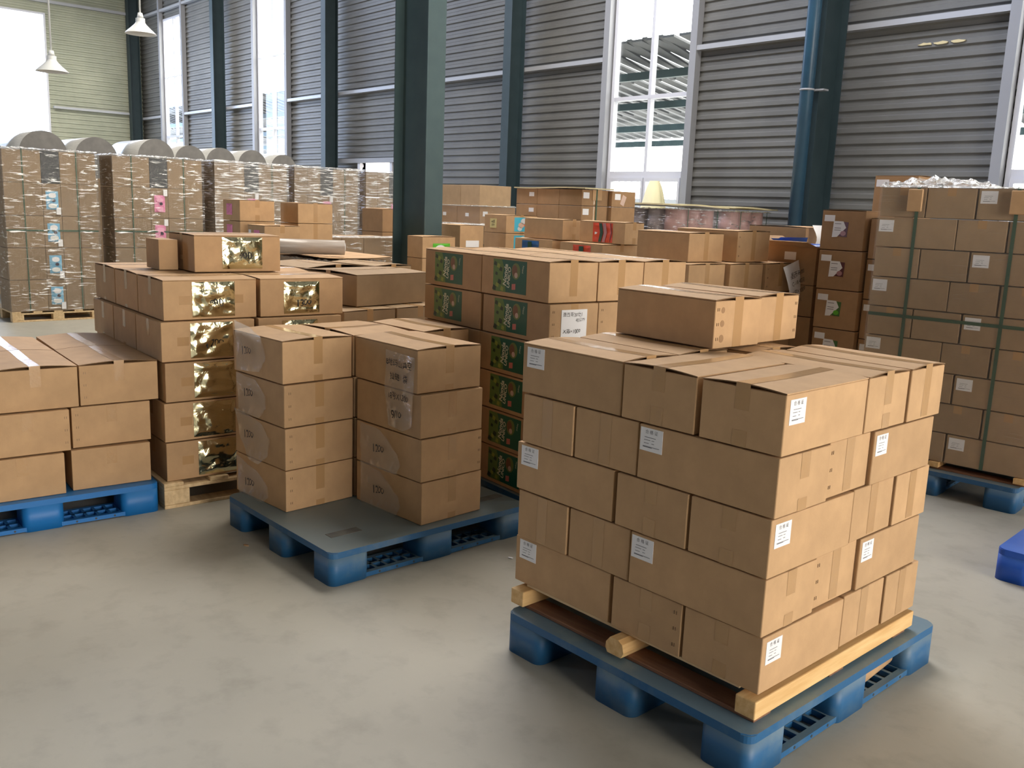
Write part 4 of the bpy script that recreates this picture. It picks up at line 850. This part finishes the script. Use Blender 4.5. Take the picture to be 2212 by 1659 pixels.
# ------------------------------------------------------------------ wrapped reels under a board (K)
GK = 'wrapped reels under the pale boards'
wood_pallet(-7.15, 8.95, 0, 0, 1.15, 1.0, 'wooden pallet under the left group of wrapped reels', H=.13)
wood_pallet(-7.15, 10.05, 0, 0, 1.15, .85, 'wooden pallet under the right group of wrapped reels', H=.13)
def reels(y0, ny, lab, board):
    low = MB()
    for i in range(5):
        zz = .131+i*.305
        for k in range(4):
            for j in range(ny):
                if k and j: continue
                r = MB(); cx, cy = -7.33-k*.275, y0+.14+j*.275
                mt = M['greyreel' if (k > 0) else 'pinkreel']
                if i < 4: low.tube((cx, cy, zz), (cx, cy, zz+.304), .133, .133, mt, 16); continue
                r.tube((cx, cy, zz), (cx, cy, zz+.304), .133, .133, mt, 24); o = r.build('film_reel')
                tag(o, f'{"mauve grey" if k else "pinkish"} wrapped reel, {lab} group under a pale board, {["one","two","three","four"][k if k else j]} {"along the shaded side" if k else "along the bright side"}', 'reel', GK)
    tag(low.build('stacked_reels'), f'lower wrapped reels hidden under the top tier of the {lab} group', 'reel', None, 'stuff')
    L_, R_ = 1.1, ny*.275+.02
    b = MB(); b.grid(lambda u, v: (-7.10-1.2*u, y0-.06+(R_+.14)*v, 1.698+.008*math.sin(5*v+3*u)), 6, 10, M['paper' if board else 'yellow_paper']); b.grid(lambda u, v: (-7.10-1.2*u, y0-.06+(R_+.14)*v, 1.716+.008*math.sin(5*v+3*u)), 6, 10, M['foamwhite'])
    for k in range(10):
        f = lambda v: (-7.10, y0-.06+(R_+.14)*v, 1.698+.008*math.sin(5*v)); a, c_ = f(k/10), f((k+1)/10); b.poly([a, c_, (c_[0], c_[1], c_[2]+.018), (a[0], a[1], a[2]+.018)], M['foamwhite'])
    for k in range(6):
        f = lambda u: (-7.10-1.2*u, y0-.06, 1.698+.008*math.sin(3*u)); a, c_ = f(k/6), f((k+1)/6); b.poly([a, c_, (c_[0], c_[1], c_[2]+.018), (a[0], a[1], a[2]+.018)], M['foamwhite'])
    tag(b.build('cover_board'), f'pale board lying over the {lab} group of wrapped reels', 'board', 'pale boards over the reels')
    shrink(-7.19, y0, 0, 1.1, R_, .14, 1.66, f'clear film round the {lab} group of wrapped reels', seed=y0, mat='film', lip=.03, straps=[('v', .2), ('v', R_-.05)], amp=.02, nz=30, nr=20)
reels(8.97, 3, 'left', True); reels(10.07, 3, 'right', False)
# ------------------------------------------------------------------ onion label cartons and open carton (N)
GN = 'cartons with picture labels beside the strapped wall of cartons'
plastic_pallet(-2.9, 6.15, 0, .74, .78, 'blue plastic pallet hidden under the picture-label cartons', grips=False, mat='blue')
def onion(c, m1, m2):
    if c is None: return None
    sticker(c, 'L', .275, .225, .082, .045, 'paper')
    l = sticker(c, 'L', .185, .15, .115, .105, m1, 'printed_label', skew=.05); q = MB(); q.poly([facept('L', .185-x, .15+y, .0016) for x, y in ((-.06, -.06), (-.02, -.056), (.0, -.035), (.045, .01), (.02, .055), (-.055, .056))], M['paper']); q.build('label_print', l, fixn=False)
    e = MB(); e.poly([facept('L', .185-(.025+.022*math.cos(t)), .15-.03+.018*math.sin(t), .002) for t in [2*math.pi*k/12 for k in range(12)]], M[m2]); e.build('label_print', l, fixn=False)
    q = MB()
    for yy in (.035, .005, -.01): q.poly([facept('L', .185-x, .15+y, .002) for x, y in ((-.045, yy), (.005, yy), (.005, yy+.004), (-.045, yy+.004))], M['ink'])
    q.build('printed_lines', l, fixn=False)
z = 1.673
for k in range(5):
    z -= .2855; nm = f'carton with {"purple onion" if k < 2 else "green vegetable"} picture label, {["top", "second from top", "third from top", "fourth from top", "lowest"][k]}, column with the raised carton'
    c = carton(-3.272+.004*k, 6.17, z, 0, .335, .42, .284, nm, GN, seam='v', lid=(k == 0), bulge=.004, mat='kraft_dark', tape=None)
    onion(c, 'maroon' if k < 2 else 'onion_green', 'mauve' if k < 2 else 'leafgreen')
for k in range(5):
    z = 1.625-.2855*(k+1)
    c = carton(-2.925, 6.21, z+.0, 0, .325, .42, .284, f'carton partly hidden by the strapped wall of cartons, {["top", "second from top", "third from top", "fourth from top", "lowest"][k]}', GN, seam='v', lid=(k == 0), bulge=.004, mat='kraft_dark', tape=None)
    if k: sticker(c, 'L', .27, .225, .082, .045, 'paper')
    if k == 3: sticker(c, 'L', .2, .14, .1, .1, 'onion_green', 'printed_label')
for k in range(5):
    zt = 1.392-.2825*k
    if k == 0:
        o = empty('open_carton', (-3.672, 6.25, zt-.2825)); tag(o, 'open brown carton with raised flaps and blue lining beside the picture-label cartons', 'carton', GN); q = MB(); L_, R_, H_ = .42, .4, .28; t = .006
        q.box(-L_, 0, 0, t, 0, H_, M['kraft_dark']); q.box(-L_, 0, R_-t, R_, 0, H_, M['kraft_dark']); q.box(-t, 0, t, R_-t, 0, H_, M['kraft_dark']); q.box(-L_, -L_+t, t, R_-t, 0, H_, M['kraft_dark']); q.box(-L_+t, -t, t, R_-t, 0, t, M['kraft_dark']); q.build('body', o)
        f = MB(); f.prism([(0, H_), (.004, H_+.004), (-.15, H_+.045), (-.154, H_+.04)], 'x', -L_, 0, M['kraft_dark']); f.build('flap', o)
        f = MB(); f.prism([(0, H_), (0, H_+.005), (.16, H_+.03), (.16, H_+.025)], 'y', 0, R_, M['kraft']); f.build('flap', o)
        f = MB(); f.prism([(-L_, H_), (-L_-.004, H_+.004), (-L_-.14, H_+.07), (-L_-.136, H_+.066)], 'y', 0, R_, M['kraft_dark']); f.build('flap', o)
        f = MB(); f.box(-L_+.02, -.1, .02, R_-.02, .1, H_+.02, M['binblue'], .03, 3); f.build('contents', o); sticker(o, 'L', .22, .21, .1, .06, 'paper')
    else: carton(-3.672, 6.25, 1.1095-.2398*k, 0, .42, .4, .239, f'plain brown carton, {["", "first", "second", "third", "fourth"][k]} below the open carton', GN, mat='kraft_dark', tape=None)
bt = empty('plastic_tray', (-4.12, 6.42, 0)); tag(bt, 'blue plastic tray with green patch lying over the pile beside the open carton', 'tray'); q = MB()
q.prism([(-.42, 1.365), (-.40, 1.43), (.0, 1.44), (.02, 1.45), (.0, 1.365)], 'y', 0, .4, M['binblue']); q.build('tray_body', bt); q = MB(); q.box(-.38, -.1, .03, .37, 1.436, 1.444, M['olive']); q.build('green_patch', bt)
for i in range(5): carton(-4.12, 6.40, .15+i*.242, 0, .42, .42, .241, f'plain brown carton under the blue tray, {ORD[i]} layer', GN, mat='kraft_dark', tape=None)
for i in range(6): carton(-4.22, 6.98, .15+i*.23, 0, .56, .45, .229, f'plain brown carton behind the blue tray, {ORD[i]} layer', GN, mat='kraft_dark', tape=None, lid=(i == 5))
wood_pallet(-3.66, 6.2, 0, 0, 1.15, 1.25, 'wooden pallet under the open carton and the blue tray', H=.149)
pp = MB(); pp.grid(lambda u, v: (-4.16+.03*math.sin(4*v), 6.99+.02+.16*u, 1.36+.19*v), 4, 6, M['paper']); tag(pp.build('paper_sheet'), 'white paper hanging off the carton behind the blue tray', 'paper')
# ------------------------------------------------------------------ strapped wall of cartons at the right edge (O)
GO = 'cartons of the strapped stack at the right edge'
OX, OY, OD = -1.79, 5.505, 5.1
plastic_pallet(-1.80, 5.43, 5.1, 1.03, 1.15, 'dark blue plastic pallet under the tall strapped stack at the right edge', grips=False, mat='blue')
o = empty('wooden_pallet', (OX, OY, .15), R(OD)); tag(o, 'thin wooden pallet between the strapped stack and its dark blue pallet', 'pallet', 'wooden pallets on the floor')
for v in (.0, .45, .9): b = MB(); b.box(-1.0, 0, v, v+.08, .0005, .012, M['redwood'], .001); b.build('bottom_board', o)
for u in (0, .47, .94): b = MB(); b.box(-u-.06, -u, -.02, .98, .0125, .045, M['lumber'], .002); b.build('stringer', o)
for i in range(9):
    z = .1965+i*.1795; lv = 'top' if i == 8 else ORD[i]
    def O(u, v, L, Rr, label, **k):
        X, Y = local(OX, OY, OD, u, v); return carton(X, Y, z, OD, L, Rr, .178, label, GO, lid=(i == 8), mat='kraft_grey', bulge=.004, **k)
    if i % 2 == 0:
        c = O(0, 0, .447, .275, f'carton with white label near the picture edge, {lv} layer of the strapped stack', seam='u', tape=None); ship_label(c, 'L', .39, .125, .088, .07, False)
        O(.458, 0, .27, .46, f'carton in the middle, {lv} layer of the strapped stack', seam='v', drop=(.0, 0) if i < 8 else (.05, 0)); O(.735, 0, .265, .46, f'carton at the far corner, {lv} layer of the strapped stack', seam='v', drop=(.05, 0))
        O(0, .285, .46, .27, f'carton on the hidden bright side, {lv} layer of the strapped stack', seam='u'); O(0, .565, .46, .27, f'rear carton on the hidden bright side, {lv} layer of the strapped stack', seam='u')
    else:
        O(0, 0, .265, .46, f'carton near the picture edge, {lv} layer of the strapped stack', seam='v', drop=(.05, 0)); O(.275, 0, .265, .46, f'carton in the middle, {lv} layer of the strapped stack', seam='v', drop=(.05, 0))
        c = O(.545, 0, .46, .275, f'long carton with white label at the far corner, {lv} layer of the strapped stack', seam='u', tape=None); ship_label(c, 'L', .405, .125, .088, .07, False)
        O(0, .465, .275, .46, f'carton on the hidden bright side, {lv} layer of the strapped stack', seam='v')
o = shrink(OX, OY, OD, 1.0, .85, .197, .197+9*.1795, 'fine clear film round the tall strapped stack at the right edge', seed=23, mat='film_fine', amp=.004, off=.008, lip=.12, straps=[('vL', .24), ('vL', .78), ('hL', .845)], nl=20, nz=50)
for a_ in (.74, .18): q = MB(); q.box(-a_-.09, -a_-.005, -.035, -.018, 1.47, 1.60, M['kraft'], .004); q.build('corner_pad', o)
q = MB(); q.grid(lambda u, v: (-.42-.6*u, .02+.4*v, 1.62+.05*noise.noise(Vector((u*9, v*9, 2)))+.035*math.sin(math.pi*u)), 24, 12, M['film_top']); q.build('loose_film', o)
wood_pallet(-3.2, 6.98, 0, 2, .5, .45, 'small wooden base under the tallest carton with yellow sticker', H=.15)
cs = column(-3.323, 7.0, 2.2, .34, .30, [.46], 1.957, ['tallest carton with white label and yellow sticker, rising behind the strapped stack'], GN, where='under the tallest carton behind the strapped stack', mat='kraft_dark', bulge=.004, tape=None, hfill=.4)
sticker(cs[0], 'L', .275, .40, .1, .055, 'paper'); sticker(cs[0], 'L', .24, .31, .045, .13, 'yellow_note')
# ------------------------------------------------------------------ cut-off pallet at the right picture edge (Q)
plastic_pallet(-.64, 4.40, 4, .85, .9, 'deep blue plastic pallet cut by the right picture edge', mat='blue_deep', deckmat='blue_deep', grips=False)
for i in range(6): carton(-.70, 4.48, .1505+i*.232, 4, .69, .7, .23, f'plain carton on the deep blue pallet at the right edge, {ORD[i]} layer', 'cartons on the deep blue pallet', tape=None, lid=(i == 5))  # upper cartons, out of view, stacked high to shade the strapped stack
# small things on the floor
for x, y, lb in ((-3.83, 1.773, 'dry brown leaf scrap on the floor beside the centre pallet'), (-2.98, 2.68, 'torn pale paper scrap on the floor between centre and front pallets')):
    q = MB(); rn = random.Random(x); pts = [(.016*math.cos(t)*rn.uniform(.5, 1.2), .008*math.sin(t)*rn.uniform(.5, 1.2)) for t in [2*math.pi*k/8 for k in range(8)]]; q.prism(pts, 'z', .0003, .004, M['kraft_dark'] if x < -3.2 else M['paper']); tag(q.build('floor_scrap', None, (x, y, 0), .4), lb, 'scrap')
if REST: tag(REST_MB.build('stacked_cartons', fixn=False), 'remaining brown cartons packed behind and beneath the visible ones of the stacks', 'carton', None, 'stuff')
